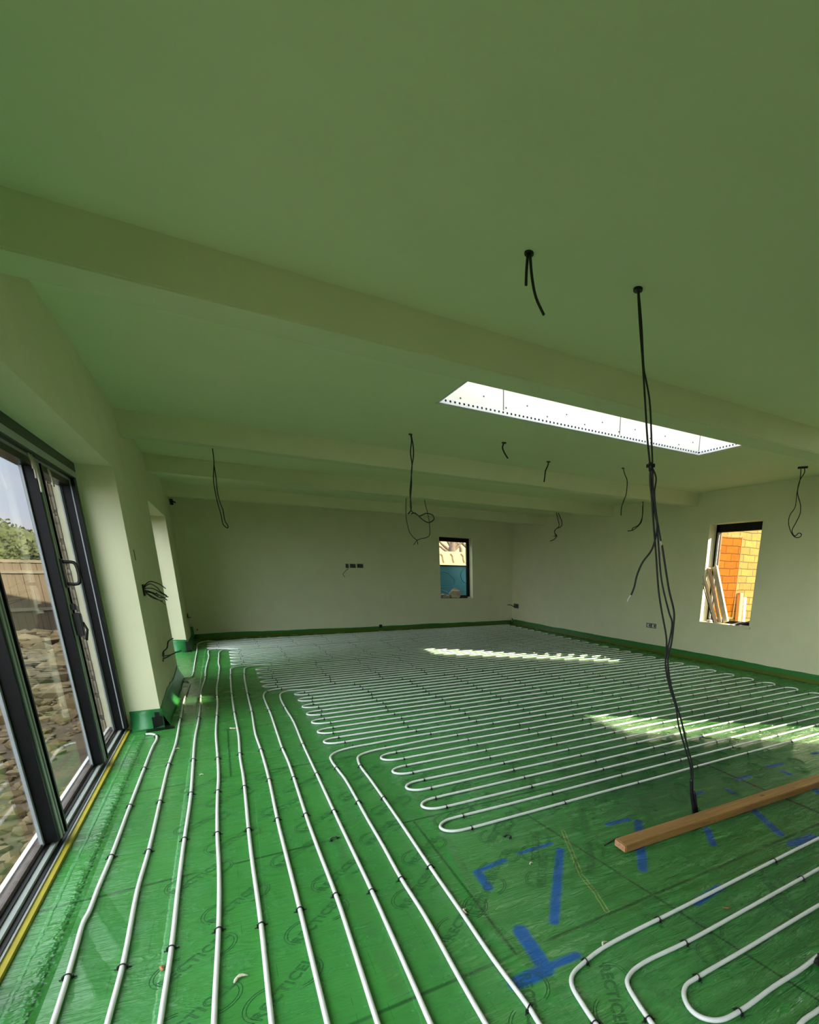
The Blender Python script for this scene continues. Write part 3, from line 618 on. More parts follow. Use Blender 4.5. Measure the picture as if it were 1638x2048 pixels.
LEAD = {
 'a': [(292, 1469), (302, 1468.5), (312, 1471), (313.5, 1479), (305, 1495), (288.6, 1537), (259, 1615), (221, 1717.5), (195, 1780), (178, 1825), (167, 1845), (151, 1900), (134, 1959), (106, 2048)],
 'b': [(359, 1362), (372, 1361.5), (378.5, 1365.5), (377.5, 1373), (369, 1396), (360, 1441), (351.6, 1487.5), (337, 1531.5), (325, 1581), (297.4, 1702), (275, 1780.5), (247, 1925.6), (215, 2048)],
 'c': [(435.5, 1283), (416, 1282.5), (399, 1286), (394, 1303), (389.7, 1326), (385.4, 1349.6), (382, 1354), (373, 1356), (359, 1357)],
 'd': [(435.5, 1297.7), (420, 1300), (416.5, 1305.7), (417.8, 1311.8), (414, 1327.6), (411, 1343.5), (410.4, 1355.7), (402.5, 1381), (401, 1396), (397.6, 1437), (390, 1478), (386.5, 1522), (381, 1596), (367.5, 1688), (356, 1780), (343, 1897), (320.5, 2048)],
 'e': [(452, 1299), (440.4, 1303), (438, 1314), (437, 1326.4), (439, 1333.7), (437.3, 1353), (433.6, 1376.5), (434, 1394), (435, 1411), (433.6, 1433), (432, 1468), (435.5, 1516), (437, 1556), (435, 1593), (434.8, 1672), (438, 1735), (438.5, 1800), (436.6, 1875), (428, 2048)],
 'f': [(486, 1332), (464.5, 1336.5), (461.6, 1345), (463.6, 1390), (469, 1426.6), (477.6, 1474), (480, 1512), (487.4, 1558.6), (497, 1658), (504, 1719), (522, 1847.6), (543.5, 2048)],
 'g': [(514, 1331), (493, 1335.5), (489, 1343), (493, 1379), (504, 1426.6), (511, 1468.7), (522.5, 1502.4), (538, 1558.6), (556, 1644.6), (571, 1705), (600, 1820), (655, 2048)],
 'h': [(559, 1377.4), (536, 1382), (527.6, 1390), (531, 1404), (540.8, 1426.6), (556, 1471.5), (564.7, 1497), (577, 1525), (588.5, 1558.6), (615, 1640), (635, 1695), (674.7, 1798.7), (705, 1890), (755.6, 2048)],
 'i': [(616.6, 1379), (580, 1381), (563, 1386.5), (560.4, 1394), (571.7, 1418), (587, 1443.4), (606.8, 1491), (634.9, 1551.5), (676, 1640), (705, 1701), (742, 1779), (827, 1969.7), (861, 2048)],
 'j': [(748, 1487), (705, 1495), (674, 1503.8), (661.5, 1513), (663, 1522), (677, 1541.7), (691, 1560), (735.8, 1640), (766, 1692), (803, 1759), (850, 1833), (918.7, 1957), (971, 2048)],
 'k': [(800, 1491), (738.8, 1503.5), (717.7, 1512.5), (716.3, 1522), (722, 1534.7), (740, 1558.6), (797, 1640), (862.5, 1737.7), (924, 1826.8), (987, 1920), (1058.8, 2017), (1078, 2048)]}
def lead(n):
    p = px(LEAD[n]); d = (p[-1]-p[-2]).normalized(); d = (d+Vector((0, -1, 0))).normalized()
    if n != 'c':
        e = p[-1]; 
        for k in range(1, 8): p.append(e+Vector((d.x*0.25*min(k, 2)*0.5, -0.3*k, 0)))
    return p
PIPES = {}
def pipe(name_key, pts, label, group=None):
    sp = smooth(pts, 4)
    o = MB().tube(sp, PR, 8).obj('heating_pipe', M_pipe); tag(o, label, 'pipe', 'underfloor heating pipes'); PIPES[name_key] = sp; return o
def rev(L): return L[::-1]
def circuit(la, ka, kb, lb):
    A = rev(lead(la)); B = lead(lb) if lb else []
    s = serp(ka, kb, A[-1].x+0.22, (B[0].x+0.22) if B else None)
    return A+s+B
front = rev(lead('k'))+serp(10, 0, lead('k')[0].x+0.22, None)
# front circuit: last row runs on to the right wall and returns towards the camera
tail = []
yy = rowy(0, 6.0)
front = [p for p in front]
e = front[-1]
front += [V(6.3, yy+0.0), V(6.42, yy-0.06), V(6.46, yy-0.2)]+[V(6.47, yy-0.3*k) for k in range(2, 14)]
pipe('C1', front, 'nearest looped white pipe, five left-hand bends in front of the timber')
pipe('C2', circuit('j', 11, 26, 'i'), 'second looped white pipe from the front, seven left-hand bends behind the front loops')
pipe('C3', circuit('h', 27, 38, 'g'), 'third looped white pipe from the front, in the middle of the floor')
pipe('C4', circuit('f', 39, 50, 'e'), 'fourth looped white pipe from the front, tight bends towards the back')
pipe('C5', circuit('d', 51, 58, 'c'), 'farthest looped white pipe along the back wall, ending at the pier')
pipe('a', lead('a'), 'leftmost white pipe by the glass door, hooking to the near pier corner')
pipe('b', lead('b'), 'second white pipe from the glass door, hooking to the far pier end')
R1 = px([(1190.7, 2048), (1166, 2011), (1144, 1972), (1145, 1950), (1171.4, 1923), (1207, 1896), (1300, 1847.4), (1317.6, 1839), (1432, 1781), (1547.6, 1722), (1638, 1677)])
R2 = px([(1304, 2048), (1275, 2006), (1254, 1966), (1261.5, 1947), (1288, 1926), (1371, 1886), (1487, 1822), (1603.7, 1757), (1638, 1738)])
R3 = px([(1638, 1811), (1574, 1849), (1488, 1901), (1395, 1955.5), (1372, 1972), (1368, 1994), (1382, 2021), (1406, 2037), (1440, 2041), (1478, 2024), (1547.6, 1974), (1601, 1940), (1638, 1911)])
R4 = px([(1601, 2048), (1638, 2020)])
def out_r(p, d=None):
    d = d or V(p.x+1, p.y)-p; return [p+d*k for k in (0.5, 1.0, 1.6)]
def out_d(p, q):
    d = (p-q).normalized(); return [p+d*0.25+Vector((0, -0.05, 0)), p+d*0.4+Vector((0, -0.3, 0)), p+d*0.45+Vector((0, -0.8, 0)), p+d*0.45+Vector((0, -1.5, 0))]
pipe('R1', rev(out_d(R1[0], R1[1]))+R1+out_r(R1[-1]), 'white pipe bending right just below the timber, outermost of the front right pipes')
pipe('R2', rev(out_d(R2[0], R2[1]))+R2+out_r(R2[-1]), 'white pipe bending right inside the outermost front right pipe')
pipe('R3', rev(out_r(R3[0]))+R3+out_r(R3[-1], (R3[-1]-R3[-2]).normalized()), 'white pipe making a single U bend at the front right corner')
e = R4[-1]; d = (R4[1]-R4[0]).normalized()
pipe('R4', [R4[0]+Vector((-0.16, -0.9, 0)), R4[0]+Vector((-0.15, -0.3, 0)), R4[0]-d*0.09+Vector((0, -0.03, 0))]+R4+[e+d*0.6, e+d*1.2], 'short stretch of white pipe in the bottom right corner')

# clips ------------------------------------------------------------------
def clip_mesh():
    c = MB(); r = PR+0.0028; z0 = PZ
    arc = [Vector((0, r*math.cos(a), z0+r*math.sin(a))) for a in [math.pi*k/8 for k in range(9)]]
    pts = [Vector((0, 0.024, 0.003)), Vector((0, 0.016, 0.004)), Vector((0, r+0.001, 0.004))]+arc+[Vector((0, -r-0.001, 0.004)), Vector((0, -0.016, 0.004)), Vector((0, -0.024, 0.003))]
    c.tube(pts, 0.0024, 6); c.box(-0.005, 0.005, r-0.0005, r+0.004, 0.001, z0+0.004); c.box(-0.005, 0.005, -r-0.004, -r+0.0005, 0.001, z0+0.004)
    return c.mesh('pipe_clip', M_black)
CLIP = clip_mesh(); cands = []
def along(key, f, desc):
    """f(p) gives crossing value; put a clip each time the polyline passes an entry"""
    pass
RN = ['first', 'second', 'third', 'fourth', 'fifth', 'sixth', 'seventh', 'eighth', 'ninth', 'tenth', 'eleventh', 'twelfth', 'thirteenth', 'fourteenth', 'fifteenth', 'sixteenth', 'seventeenth', 'eighteenth', 'nineteenth', 'twentieth']
def ordn(k):
    if k < 20: return RN[k]
    n = k+1; return '%d%s' % (n, 'th' if 10 <= n % 100 <= 20 else {1: 'st', 2: 'nd', 3: 'rd'}.get(n % 10, 'th'))
for k in range(0, 59):
    x0 = {0: 1.03, 1: 1.025}.get(k, (1.01 if k < 10 else 1.0 if k == 10 else 0.76 if k == 11 else 0.70 if k < 26 else 0.64 if k == 26 else 0.45 if k < 38 else 0.48 if k == 38 else 0.15 if k < 51 else -0.16))
    st = 0.62; i = 0
    while x0+st*i < tipR(k)-0.1:
        x = x0+st*i+0.02*math.sin(k*1.7+i); 
        if i and k < 12: x += 0.02*(k % 2)
        if tipR(k)-x < 0.25 and i > 3: break
        y = rowy(k, x); a = math.atan2(rowy(k, x+0.05)-rowy(k, x-0.05), 0.1)
        cands.append((Vector((x, y, 0)), a, 'black clip on the %s pipe row from the front, %s from its left end' % (ordn(k), ordn(i)))); i += 1
    cands.append((Vector((tipR(k)-0.12, rowy(k, tipR(k)-0.12), 0)), 0.0, 'black clip at the right-hand end of the %s pipe row from the front' % ordn(k)))
CY = [G(436, q)[1] for q in (1872, 1671, 1584, 1517, 1433, 1394, 1354)]
CYX = {'a': [G(*q)[1] for q in ((134, 1959), (221, 1717), (259, 1615), (286, 1540), (312, 1474))]}
for li, n in enumerate('abdefghijk'):
    P_ = smooth(px(LEAD[n]), 6); ys_ = CYX.get(n, CY); top = max(p.y for p in P_); cnt = 0
    for y in sorted(ys_):
        y = y+0.03*math.sin(li*2.1+y) if n != 'a' else y
        for i in range(len(P_)-1):
            a_, b_ = P_[i], P_[i+1]
            if (a_.y-y)*(b_.y-y) <= 0 and abs(a_.y-b_.y) > 1e-6 and abs(a_.y-b_.y) > abs(a_.x-b_.x):
                u = (y-a_.y)/(b_.y-a_.y); q = a_+(b_-a_)*u
                cands.append((Vector((q.x, q.y, 0)), math.atan2(b_.y-a_.y, b_.x-a_.x), 'black clip on the %s long pipe from the glass door, %s from the near end' % (ordn(li), ordn(cnt)))); cnt += 1; break
for q, dv, lb in (((1171, 1923), (30, -18), 'black clip at the bend of the outermost front right pipe'), ((1317, 1839), (30, -15), 'black clip on the outermost front right pipe, middle of the straight'), ((1548, 1722), (30, -15), 'black clip on the outermost front right pipe nearest the right edge'),
                  ((1370, 1886), (30, -15), 'black clip on the second front right pipe after its bend'), ((1603, 1757), (30, -15), 'black clip on the second front right pipe at the right edge'), ((1297, 2038), (-20, -30), 'black clip on the second front right pipe at the bottom edge'),
                  ((1395, 1955), (30, -18), 'black clip on the upper arm of the front right U bend'), ((1478, 2024), (25, -15), 'black clip on the lower arm of the front right U bend'), ((1190, 2047), (-20, -30), 'black clip on the outermost front right pipe at the bottom edge')):
    a_ = G(*q, PR); b_ = G(q[0]+dv[0], q[1]+dv[1], PR); cands.append((Vector((a_.x, a_.y, 0)), math.atan2(b_.y-a_.y, b_.x-a_.x), lb))
cands.append((Vector((*G(1058, 2017, PR)[:2], 0)), 2.2, 'black clip on the tenth long pipe at the bottom edge'))
cands.sort(key=lambda q: (q[0]-CAM).length)
for p, a, lb in cands[:298]:
    o = bpy.data.objects.new('pipe_clip', CLIP); COL.objects.link(o); o.location = p; o.rotation_euler = (rnd.uniform(-.06, .06), 0, a+rnd.uniform(-.12, .12))
    tag(o, lb, 'pipe clip', 'black clips pinning the pipes')
rest = MB()
for p, a, lb in cands[298:]:
    M = Matrix.Translation(p) @ Matrix.Rotation(a, 4, 'Z'); r = PR+0.0025
    pts = [M @ Vector((0, r*math.cos(t)*1.1, PZ*0.4+(PZ*0.6+r)*math.sin(t))) for t in [math.pi*k/4 for k in range(5)]]
    rest.tube(pts, 0.003, 4)
tag(rest.obj('pipe_clips', M_black), 'many small black clips on the far pipe rows towards the back wall', 'pipe clips', 'black clips pinning the pipes', 'stuff')
for q, rot, lb in (((670, 1681), 1.9, 'loose black clip lying between the long pipes at left'), ((1014, 1677), 0.5, 'loose black clip lying in front of the nearest loop bend')):
    o = bpy.data.objects.new('pipe_clip', CLIP); COL.objects.link(o); p = G(*q); o.location = (p.x, p.y, 0.005); o.rotation_euler = (0, 1.5, rot); o.scale = (1.2, 1.2, 1.2); tag(o, lb, 'pipe clip', 'loose pipe clips')
# small litter
def shav(q, lb, L=0.03, r=0.004, m=M_tag, rot=0.0):
    p = G(*q); c_ = [Vector((p.x+L*(t-.5)*math.cos(rot)-0.35*L*math.sin(t*3.1)*math.sin(rot), p.y+L*(t-.5)*math.sin(rot)+0.35*L*math.sin(t*3.1)*math.cos(rot), r+0.004*math.sin(t*3.1))) for t in [k/6 for k in range(7)]]
    tag(MB().tube(c_, [r*0.5, r, r*0.8, r*1.1, r, r*0.7, r*0.3], 5).obj('wood_shaving', m), lb, 'litter', 'bits of litter on the membrane')
M_chip = simple('pale_chip', (0.75, 0.68, 0.50), 0.8)
shav((483, 1961), 'curled pale shaving between the fourth and fifth long pipes', 0.045, 0.006, M_chip, 0.3)
shav((467, 1457), 'pale chip lying against the sixth long pipe', 0.07, 0.006, M_chip, 2.3)
shav((933, 1824), 'pale chip beside the rightmost long pipe', 0.035, 0.006, M_chip, 1.2)
shav((1063, 1729), 'tiny white chip left of the long blue stroke', 0.02, 0.004, M_chip, 0.2)
shav((1212, 1892), 'small white curl beside the outermost front right pipe', 0.04, 0.005, M_chip, 0.6)
shav((329, 1938), 'orange-brown chip against the third long pipe at bottom left', 0.025, 0.006, simple('orange_chip', (.5, .25, .1), .8), 1.4)
shav((355, 1499), 'small white chip by the second long pipe', 0.03, 0.004, M_chip, 0.1)
shav((403, 1551), 'tiny white chip between the third and fourth long pipes', 0.025, 0.004, M_chip, 0.0)
shav((1453, 1815), 'thin reddish-brown splinter between the front right pipes', 0.04, 0.003, M_post, 2.6)
p = G(1637, 1931); tag(MB().blob((p.x+0.03, p.y, 0.014), 0.035, 2, 0.3, 5, (1.3, 0.8, 0.5)).obj('rubble_crumb', M_tape), 'black lump at the right edge beside the front U bend', 'litter')

# ------------------------------------------------------------------ timber length on the floor
TM = Matrix.Translation((1.612, 1.694, 0)) @ Matrix.Rotation(math.radians(-1.0), 4, 'Z')
TB = empty('timber_length', (1.612, 1.694, 0), 'long brown timber batten lying across the blue paint marks', 'timber')
s = MB(); s.bbox(0.003, 2.55, 0, 0.092, 0.004, 0.047, 0.004, 0, TM); s.obj('batten', M_timber, TB)
s = MB(); s.box(0, 0.0035, 0.004, 0.088, 0.008, 0.043, 0, TM); o = s.obj('sawn_end', M_endgrain, TB); o['label'] = 'pale pinkish sawn end'
p = G(1228, 1686); q = G(1209, 1692); tag(MB().tube([Vector((p.x+.05, p.y+0.03, .004)), Vector((q.x, q.y, .004))], 0.004, 6).obj('cable_offcut', M_cable), 'thin black offcut poking out from under the near timber end', 'cable')

# ------------------------------------------------------------------ cables
def cable(pts, r, name='cable', parent=None, m=None, n=6, seg=7):
    return MB().tube(smooth(pts, n), r, seg).obj(name, m or M_cable, parent)
def mount(c, nrm=(0, 0, -1), r=0.02, h=0.012): return MB().disc(c, r, h, nrm, 16)
# main hanging bundle: plane through the ceiling point and the floor point
TOP = G(1276, 577, ZC); BOT = G(1390, 1627, 0)
nrm = (BOT-TOP).cross(Vector((0, 0, 1)).cross(BOT-TOP).cross(Vector((0, 0, 1)))*1.0)
hv = Vector((BOT.x-TOP.x, BOT.y-TOP.y, 0)).normalized()
nn = Vector((hv.y, -hv.x, 0))
if abs(nn.dot(ray(1330, 1100).normalized())) < 0.5: nn = Vector((math.sin(0.7), math.cos(0.7), 0))
def mid(x, y):
    """on the leaning sheet between the ceiling point and the floor point, facing the viewer"""
    fwd = Vector((ray(1330, 1100).x, ray(1330, 1100).y, 0)).normalized(); lat = Vector((-fwd.y, fwd.x, 0))
    ax = (BOT-TOP); pn = ax.cross(lat).normalized()
    return PL(x, y, TOP, pn)
CB = empty('cable_bundle', TOP, 'tall bundle of black cables hanging from the ceiling to the floor beside the timber', 'cable')
CB_INV = CB.matrix_basis.inverted(); mount(TOP, r=0.022, h=0.01).obj('ceiling_plate', M_black, CB)
L1 = [(1276, 580), (1279, 640), (1285, 720), (1290, 800), (1295, 880), (1300, 932), (1303, 990), (1308, 1060), (1312, 1110), (1317, 1180), (1322, 1215), (1333, 1280), (1332, 1305), (1331, 1330), (1338, 1370), (1352, 1415), (1357, 1450), (1370, 1495), (1380, 1530), (1383, 1560), (1384, 1590), (1387, 1615)]
L2 = [(1277, 580), (1283, 650), (1288, 740), (1292, 760), (1299, 800), (1303, 880), (1305, 932), (1306, 975), (1313, 1040), (1317, 1090), (1323, 1160), (1338, 1225), (1344, 1245), (1338, 1285), (1335, 1300), (1336, 1330), (1342, 1370), (1362, 1440), (1371, 1480), (1384, 1530), (1383, 1570), (1385, 1615)]
L3 = [(1304, 935), (1312, 955), (1309, 985), (1313, 1030), (1318, 1060), (1322, 1083)]
L4 = [(1324, 1090), (1330, 1130), (1338, 1180), (1348, 1225), (1347, 1250), (1342, 1290), (1337, 1308), (1336, 1335), (1341, 1375), (1360, 1432), (1374, 1490), (1385, 1535), (1384, 1580), (1389, 1617)]
L5 = [(1301, 935), (1300, 960), (1306, 1010), (1314, 1050), (1311, 1075), (1303, 1100), (1285, 1125), (1274, 1150), (1268, 1175), (1262, 1190)]
for k, (L, r) in enumerate(((L1, 0.0052), (L2, 0.0048), (L3, 0.0045), (L4, 0.0055), (L5, 0.0052))):
    CO = cable([mid(*q) for q in L], r, 'cable', CB); CBL = (CBL if k else [])+[CO]
for ci, L in ((2, [(1321.5, 1082), (1324, 1092)]), (4, [(1262, 1190), (1258, 1196), (1255, 1203)]), (2, [(1320, 1084), (1318, 1100)])):
    o = cable([mid(*q) for q in L], 0.005 if L[0][0] != 1320 else 0.0015, 'stripped_end', None, M_copper); o.parent = CBL[ci]; o.matrix_parent_inverse = (CB.matrix_basis @ CB_INV @ CBL[ci].matrix_basis).inverted(); o['label'] = 'pale stripped cable end'
a_, b_ = mid(1292.5, 932), mid(1310, 931); dv = (b_-a_); s = MB(); s.tube([a_, b_], 0.009, 8); s.tube([mid(1301, 925), mid(1302, 942)], 0.012, 8); s.obj('clamp_bar', M_black, CB)
s = MB(); s.tube([mid(1383, 1557), mid(1383, 1562), mid(1383.5, 1590), mid(1387, 1612), BOT], [0.009, 0.011, 0.011, 0.012, 0.013], 10); s.tube([mid(1388, 1582), mid(1389, 1587), mid(1392, 1608), BOT+Vector((0.02, 0.0, 0.0))], [0.006, 0.008, 0.008, 0.009], 10); s.obj('floor_sleeve', M_black, CB)

def drop(label, plane, lines, rise=0, r=0.004, plate=True, group='loose cables hanging from the ceiling', name='hanging_cable', nrm=(0, 0, -1)):
    """plane: (point, normal); lines: photo polylines"""
    p0, nv = plane; root = empty(name, p0, label, 'cable', group)
    for i, L in enumerate(lines):
        q = [PL(x, y, p0, nv) for x, y in L]
        if i < rise: q = [Vector((q[0].x, q[0].y, ZC))]+q
        if i < rise and (q[-1]-q[1]).length < 0.5 and L[-1][1] < L[0][1]+12 and len(L) > 8 and L[-1][1] < 1001: q = q+[Vector((q[-1].x, q[-1].y, ZC))]
        cable(q, r, 'cable', root, n=5, seg=6)
    if plate or rise: mount(Vector((p0.x, p0.y, ZC)), nrm, r*3.2, 0.008).obj('ceiling_plate', M_black, root)
    return root
def face(x, y):
    d = ray(x, y); return Vector((d.x, d.y, 0)).normalized()
p = G(1058, 505, ZC); root = drop('pair of thick black cable ends hanging nearest overhead', (p, face(1063, 520)), [[(1056, 505), (1053, 540), (1052, 571)], [(1060, 505), (1064, 555), (1072, 595), (1088, 630)]], r=0.0062)
p = hit(425, 897, 1, 6.8); drop('twisted thin cable hanging from the second beam at left', (p, face(430, 980)), [[(425, 897), (428, 925), (427, 960), (434, 1000), (442, 1030), (447, 1050), (455, 1056), (456, 1052), (450, 1042), (446, 1020), (440, 1005), (435, 985), (432, 955), (428, 930)]], rise=1, r=0.0055)
p = G(821, 868, ZC); drop('long twisted pair hanging from the ceiling into a tangled loop left of centre', (p, face(821, 950)), [[(821, 868), (823, 880), (821, 905), (824, 930), (822, 960), (820, 985), (822, 1020), (816, 1028)], [(822, 868), (826, 890), (827, 910), (823, 940), (823, 970), (821, 1000), (823, 1022), (835, 1030), (846, 1040), (858, 1045), (868, 1038), (865, 1030), (852, 1027), (838, 1032), (830, 1026), (822, 1028)]], r=0.006)
p = hit(812, 1000, 1, 9.2); drop('thin looped cable hanging behind the tangled pair left of the back window', (p, face(830, 1040)), [[(812, 996), (812, 1030), (815, 1050), (820, 1066), (834, 1080), (840, 1078), (858, 1072), (859, 1050), (856, 1030), (849, 1000)], [(834, 1080), (830, 1086), (827, 1090)], [(834, 1080), (836, 1089)]], rise=1, r=0.006, plate=False)
p = G(1008, 885, ZC); drop('short curved cable stub hanging from the ceiling below the roof window', (p, face(1010, 900)), [[(1008, 885), (1005, 895), (1009, 906), (1016, 917)]], r=0.008)
p = G(1097, 923, ZC); drop('short kinked cable stub hanging right of the curved stub', (p, face(1095, 940)), [[(1097, 923), (1096, 930), (1091, 942), (1090, 950), (1088, 964)]], r=0.008)
p = G(1246, 936, ZC); drop('long thin cable hanging over the second beam near the right wall', (p, face(1246, 980)), [[(1246, 936), (1250, 950), (1254, 960), (1252, 990), (1248, 1000), (1243, 1015), (1242, 1031)]], r=0.006)
p = hit(1286, 1002, 1, 6.9); drop('thin curled cable under the second beam end by the right wall', (p, face(1286, 1020)), [[(1286, 1002), (1285, 1030), (1282, 1045), (1272, 1056), (1264, 1061), (1255, 1062)], [(1285, 1012), (1284, 1035), (1277, 1050), (1265, 1057), (1264, 1062)]], rise=1, r=0.007, plate=False)
p = hit(1112, 1023, 1, 9.6); drop('thin cable with a small curl under the third beam near the back corner', (p, face(1110, 1050)), [[(1112, 1022), (1116, 1040), (1118, 1052), (1109, 1062), (1111, 1070), (1113, 1073), (1106, 1080), (1100, 1082)], [(1115, 1022), (1124, 1045), (1122, 1053), (1112, 1058), (1109, 1065), (1114, 1072), (1107, 1072)]], rise=2, r=0.008, plate=False)
p = G(1606, 933, ZC); r_ = drop('long looped thin cable hanging from the ceiling beside the right-hand window', (p, face(1600, 1000)), [[(1602, 936), (1600, 960), (1594, 985), (1590, 1015), (1580, 1030), (1577, 1045), (1584, 1068), (1592, 1075), (1600, 1074), (1603, 1069), (1598, 1066), (1590, 1072), (1584, 1062), (1592, 1045), (1600, 1028), (1601, 1010), (1595, 985), (1600, 960), (1609, 945), (1609, 936)]], r=0.0055, plate=False)
fd = face(1600, 1000); lat = Vector((-fd.y, fd.x, 0)); MB().tube([p-lat*0.055+Vector((0, 0, -0.012)), p+lat*0.055+Vector((0, 0, -0.012))], 0.012, 8).obj('ceiling_plate', M_black, r_)

# wall boxes and cable tails
def wallplane(ax, v): 
    n = Vector((0, 0, 0)); n[ax] = 1; P0_ = Vector((0, 0, 0)); P0_[ax] = v; return P0_, n
def lw(x, y, off=0.0): return PL(x, y, Vector((XL+off, 0, 0)), Vector((1, 0, 0)))
r = empty('wall_cables', lw(287, 1180), 'fan of black cable tails poking out of a box on the pier at waist height', 'cable', 'wall cable tails')
c = lw(287, 1180); MB().bbox(c.x-0.02, c.x+0.012, c.y-0.06, c.y+0.06, c.z-0.05, c.z+0.05, 0.004).obj('back_box', M_black, r)
for L, o1 in (([(288, 1173), (300, 1163), (316, 1167), (331, 1177)], .30), ([(288, 1175), (298, 1168), (314, 1175), (322, 1184), (333, 1191)], .3), ([(288, 1177), (305, 1177), (322, 1186), (336, 1194)], .32), ([(288, 1180), (300, 1183), (318, 1190), (334, 1200)], .32),
              ([(289, 1182), (303, 1186), (320, 1195), (335, 1193)], .28), ([(289, 1183), (303, 1192), (318, 1200), (331, 1209)], .3), ([(290, 1184), (306, 1196), (325, 1202)], .27), ([(289, 1184), (308, 1187), (316, 1194), (313, 1186)], .24)):
    n = len(L); cable([lw(x, y, 0.012+o1*i/(n-1)*0.55) for i, (x, y) in enumerate(L)], 0.0042, 'cable', r)
p = lw(269, 1110); tag(MB().box(p.x-0.004, p.x+0.003, p.y-0.012, p.y+0.012, p.z-0.045, p.z+0.045).obj('wall_slot', M_black), 'small dark slot cut high on the pier', 'slot')
r = empty('wall_cables', lw(326, 1310), 'bent black cable tails low on the pier above the green upstand', 'cable', 'wall cable tails')
for L in ([(326, 1312), (327, 1303), (334, 1296), (336, 1284), (346, 1277)], [(326, 1318), (335, 1314), (345, 1308), (358, 1303)], [(327, 1312), (340, 1310), (350, 1306), (362, 1301)], [(328, 1306), (327, 1315), (326, 1322)]):
    n = len(L); cable([lw(x, y, 0.005+0.10*i/(n-1)) for i, (x, y) in enumerate(L)], 0.006, 'cable', r)
r = empty('wall_cables', lw(375, 1232), 'kinked black cable tail on the wall by the back left corner', 'cable', 'wall cable tails')
cable([lw(x, y, 0.004+0.12*i/6) for i, (x, y) in enumerate([(375, 1230), (376, 1235), (386, 1236), (391, 1244), (390, 1250), (395, 1256), (394, 1260)])], 0.009, 'cable', r)
c = lw(375, 1231); MB().bbox(c.x-0.01, c.x+0.01, c.y-0.05, c.y+0.05, c.z-0.04, c.z+0.04, 0.004).obj('back_box', M_black, r)
r = empty('wall_bracket', lw(343, 1003), 'small dark bracket high in the back left corner', 'bracket'); c = lw(343, 1003); c = Vector((XL, 11.75, 2.45))
c = PL(343, 1004, BW @ Vector((0, 0, 0)), Vector(nb+(0,)).normalized()); c += Vector((nb[0], nb[1], 0))*0.0
s = MB(); s.bbox(c.x-0.025, c.x+0.025, c.y-0.03, c.y-0.002, c.z-0.05, c.z+0.05, 0.004); s.tube([(c.x, c.y-0.03, c.z+0.02), (c.x+0.06, c.y-0.06, c.z-0.01)], 0.012, 6); s.obj('bracket', M_black, r)
def bwp(x, y, off=0.0): return PL(x, y, BW @ Vector((0, -off, 0)), Vector((nb[0], nb[1], 0)))
for i, (xa, xb, lb) in enumerate(((690, 698, 'left'), (699, 712, 'middle'), (713, 727, 'right'))):
    r = empty('socket_back_box', bwp((xa+xb)/2, 1131.5), '%s metal back box of the three in the back wall' % lb, 'socket box', 'back wall socket boxes')
    a_, b_ = BW.inverted() @ bwp(xa+.6, 1127.5), BW.inverted() @ bwp(xb-.6, 1136); s = MB()
    f = 0.012; s.box(a_.x, b_.x, -0.012, -0.001, b_.z, b_.z+f, 0, BW); s.box(a_.x, b_.x, -0.012, -0.001, a_.z-f, a_.z, 0, BW); s.box(a_.x, a_.x+f, -0.012, -0.001, b_.z, a_.z, 0, BW); s.box(b_.x-f, b_.x, -0.012, -0.001, b_.z, a_.z, 0, BW)
    s.box(a_.x, b_.x, -0.003, -0.001, b_.z, a_.z, 1, BW)
    for k in range(3): s.box(a_.x+(b_.x-a_.x)*(0.25+0.22*k), a_.x+(b_.x-a_.x)*(0.33+0.22*k), -0.010, -0.002, b_.z+0.02, a_.z-0.03+0.01*k, 0, BW)
    s.obj('box', [M_grey, M_black], r)
    if i == 0: cable([bwp(x, y, 0.02) for x, y in ((697, 1137), (690, 1143), (686, 1149), (690, 1154))], 0.005, 'cable', r)
def rw(x, y, off=0.0): return PL(x, y, Vector((XR-off, 0, 0)), Vector((1, 0, 0)))
r = empty('socket_back_box', rw(1033, 1212), 'socket back box on the right wall by the back corner with a wire poking left', 'socket box')
c = rw(1033, 1212); s = MB(); s.bbox(XR-0.02, XR-0.001, c.y-0.12, c.y+0.12, c.z-0.06, c.z+0.06, 0.006, 0); s.box(XR-0.024, XR-0.018, c.y-0.08, c.y-0.02, c.z-0.03, c.z+0.03, 1); s.obj('box', [M_grey, M_black], r)
cable([rw(1030, 1212, 0.02), rw(1026, 1212.5, 0.12), rw(1021, 1210, 0.2), rw(1015, 1210, 0.3)], 0.009, 'cable', r)
r = empty('socket_back_box', rw(1303, 1251), 'double socket back box on the right wall between the hanging bundle and the corner', 'socket box')
a_, b_ = rw(1294, 1245.5), rw(1312, 1257); s = MB(); y0_, y1_ = b_.y, a_.y; z0_, z1_ = b_.z, a_.z; f = 0.012; ym = (y0_+y1_)/2
for (u, v_) in ((y0_, ym-0.005), (ym+0.005, y1_)):
    s.box(XR-0.012, XR-0.001, u, v_, z0_, z0_+f, 0); s.box(XR-0.012, XR-0.001, u, v_, z1_-f, z1_, 0); s.box(XR-0.012, XR-0.001, u, u+f, z0_, z1_, 0); s.box(XR-0.012, XR-0.001, v_-f, v_, z0_, z1_, 0); s.box(XR-0.003, XR-0.001, u, v_, z0_, z1_, 2)
    s.box(XR-0.01, XR-0.002, u+0.03, u+0.05, z0_+0.02, z1_-0.02, 1)
s.obj('box', [M_grey, M_black, M_copper], r)

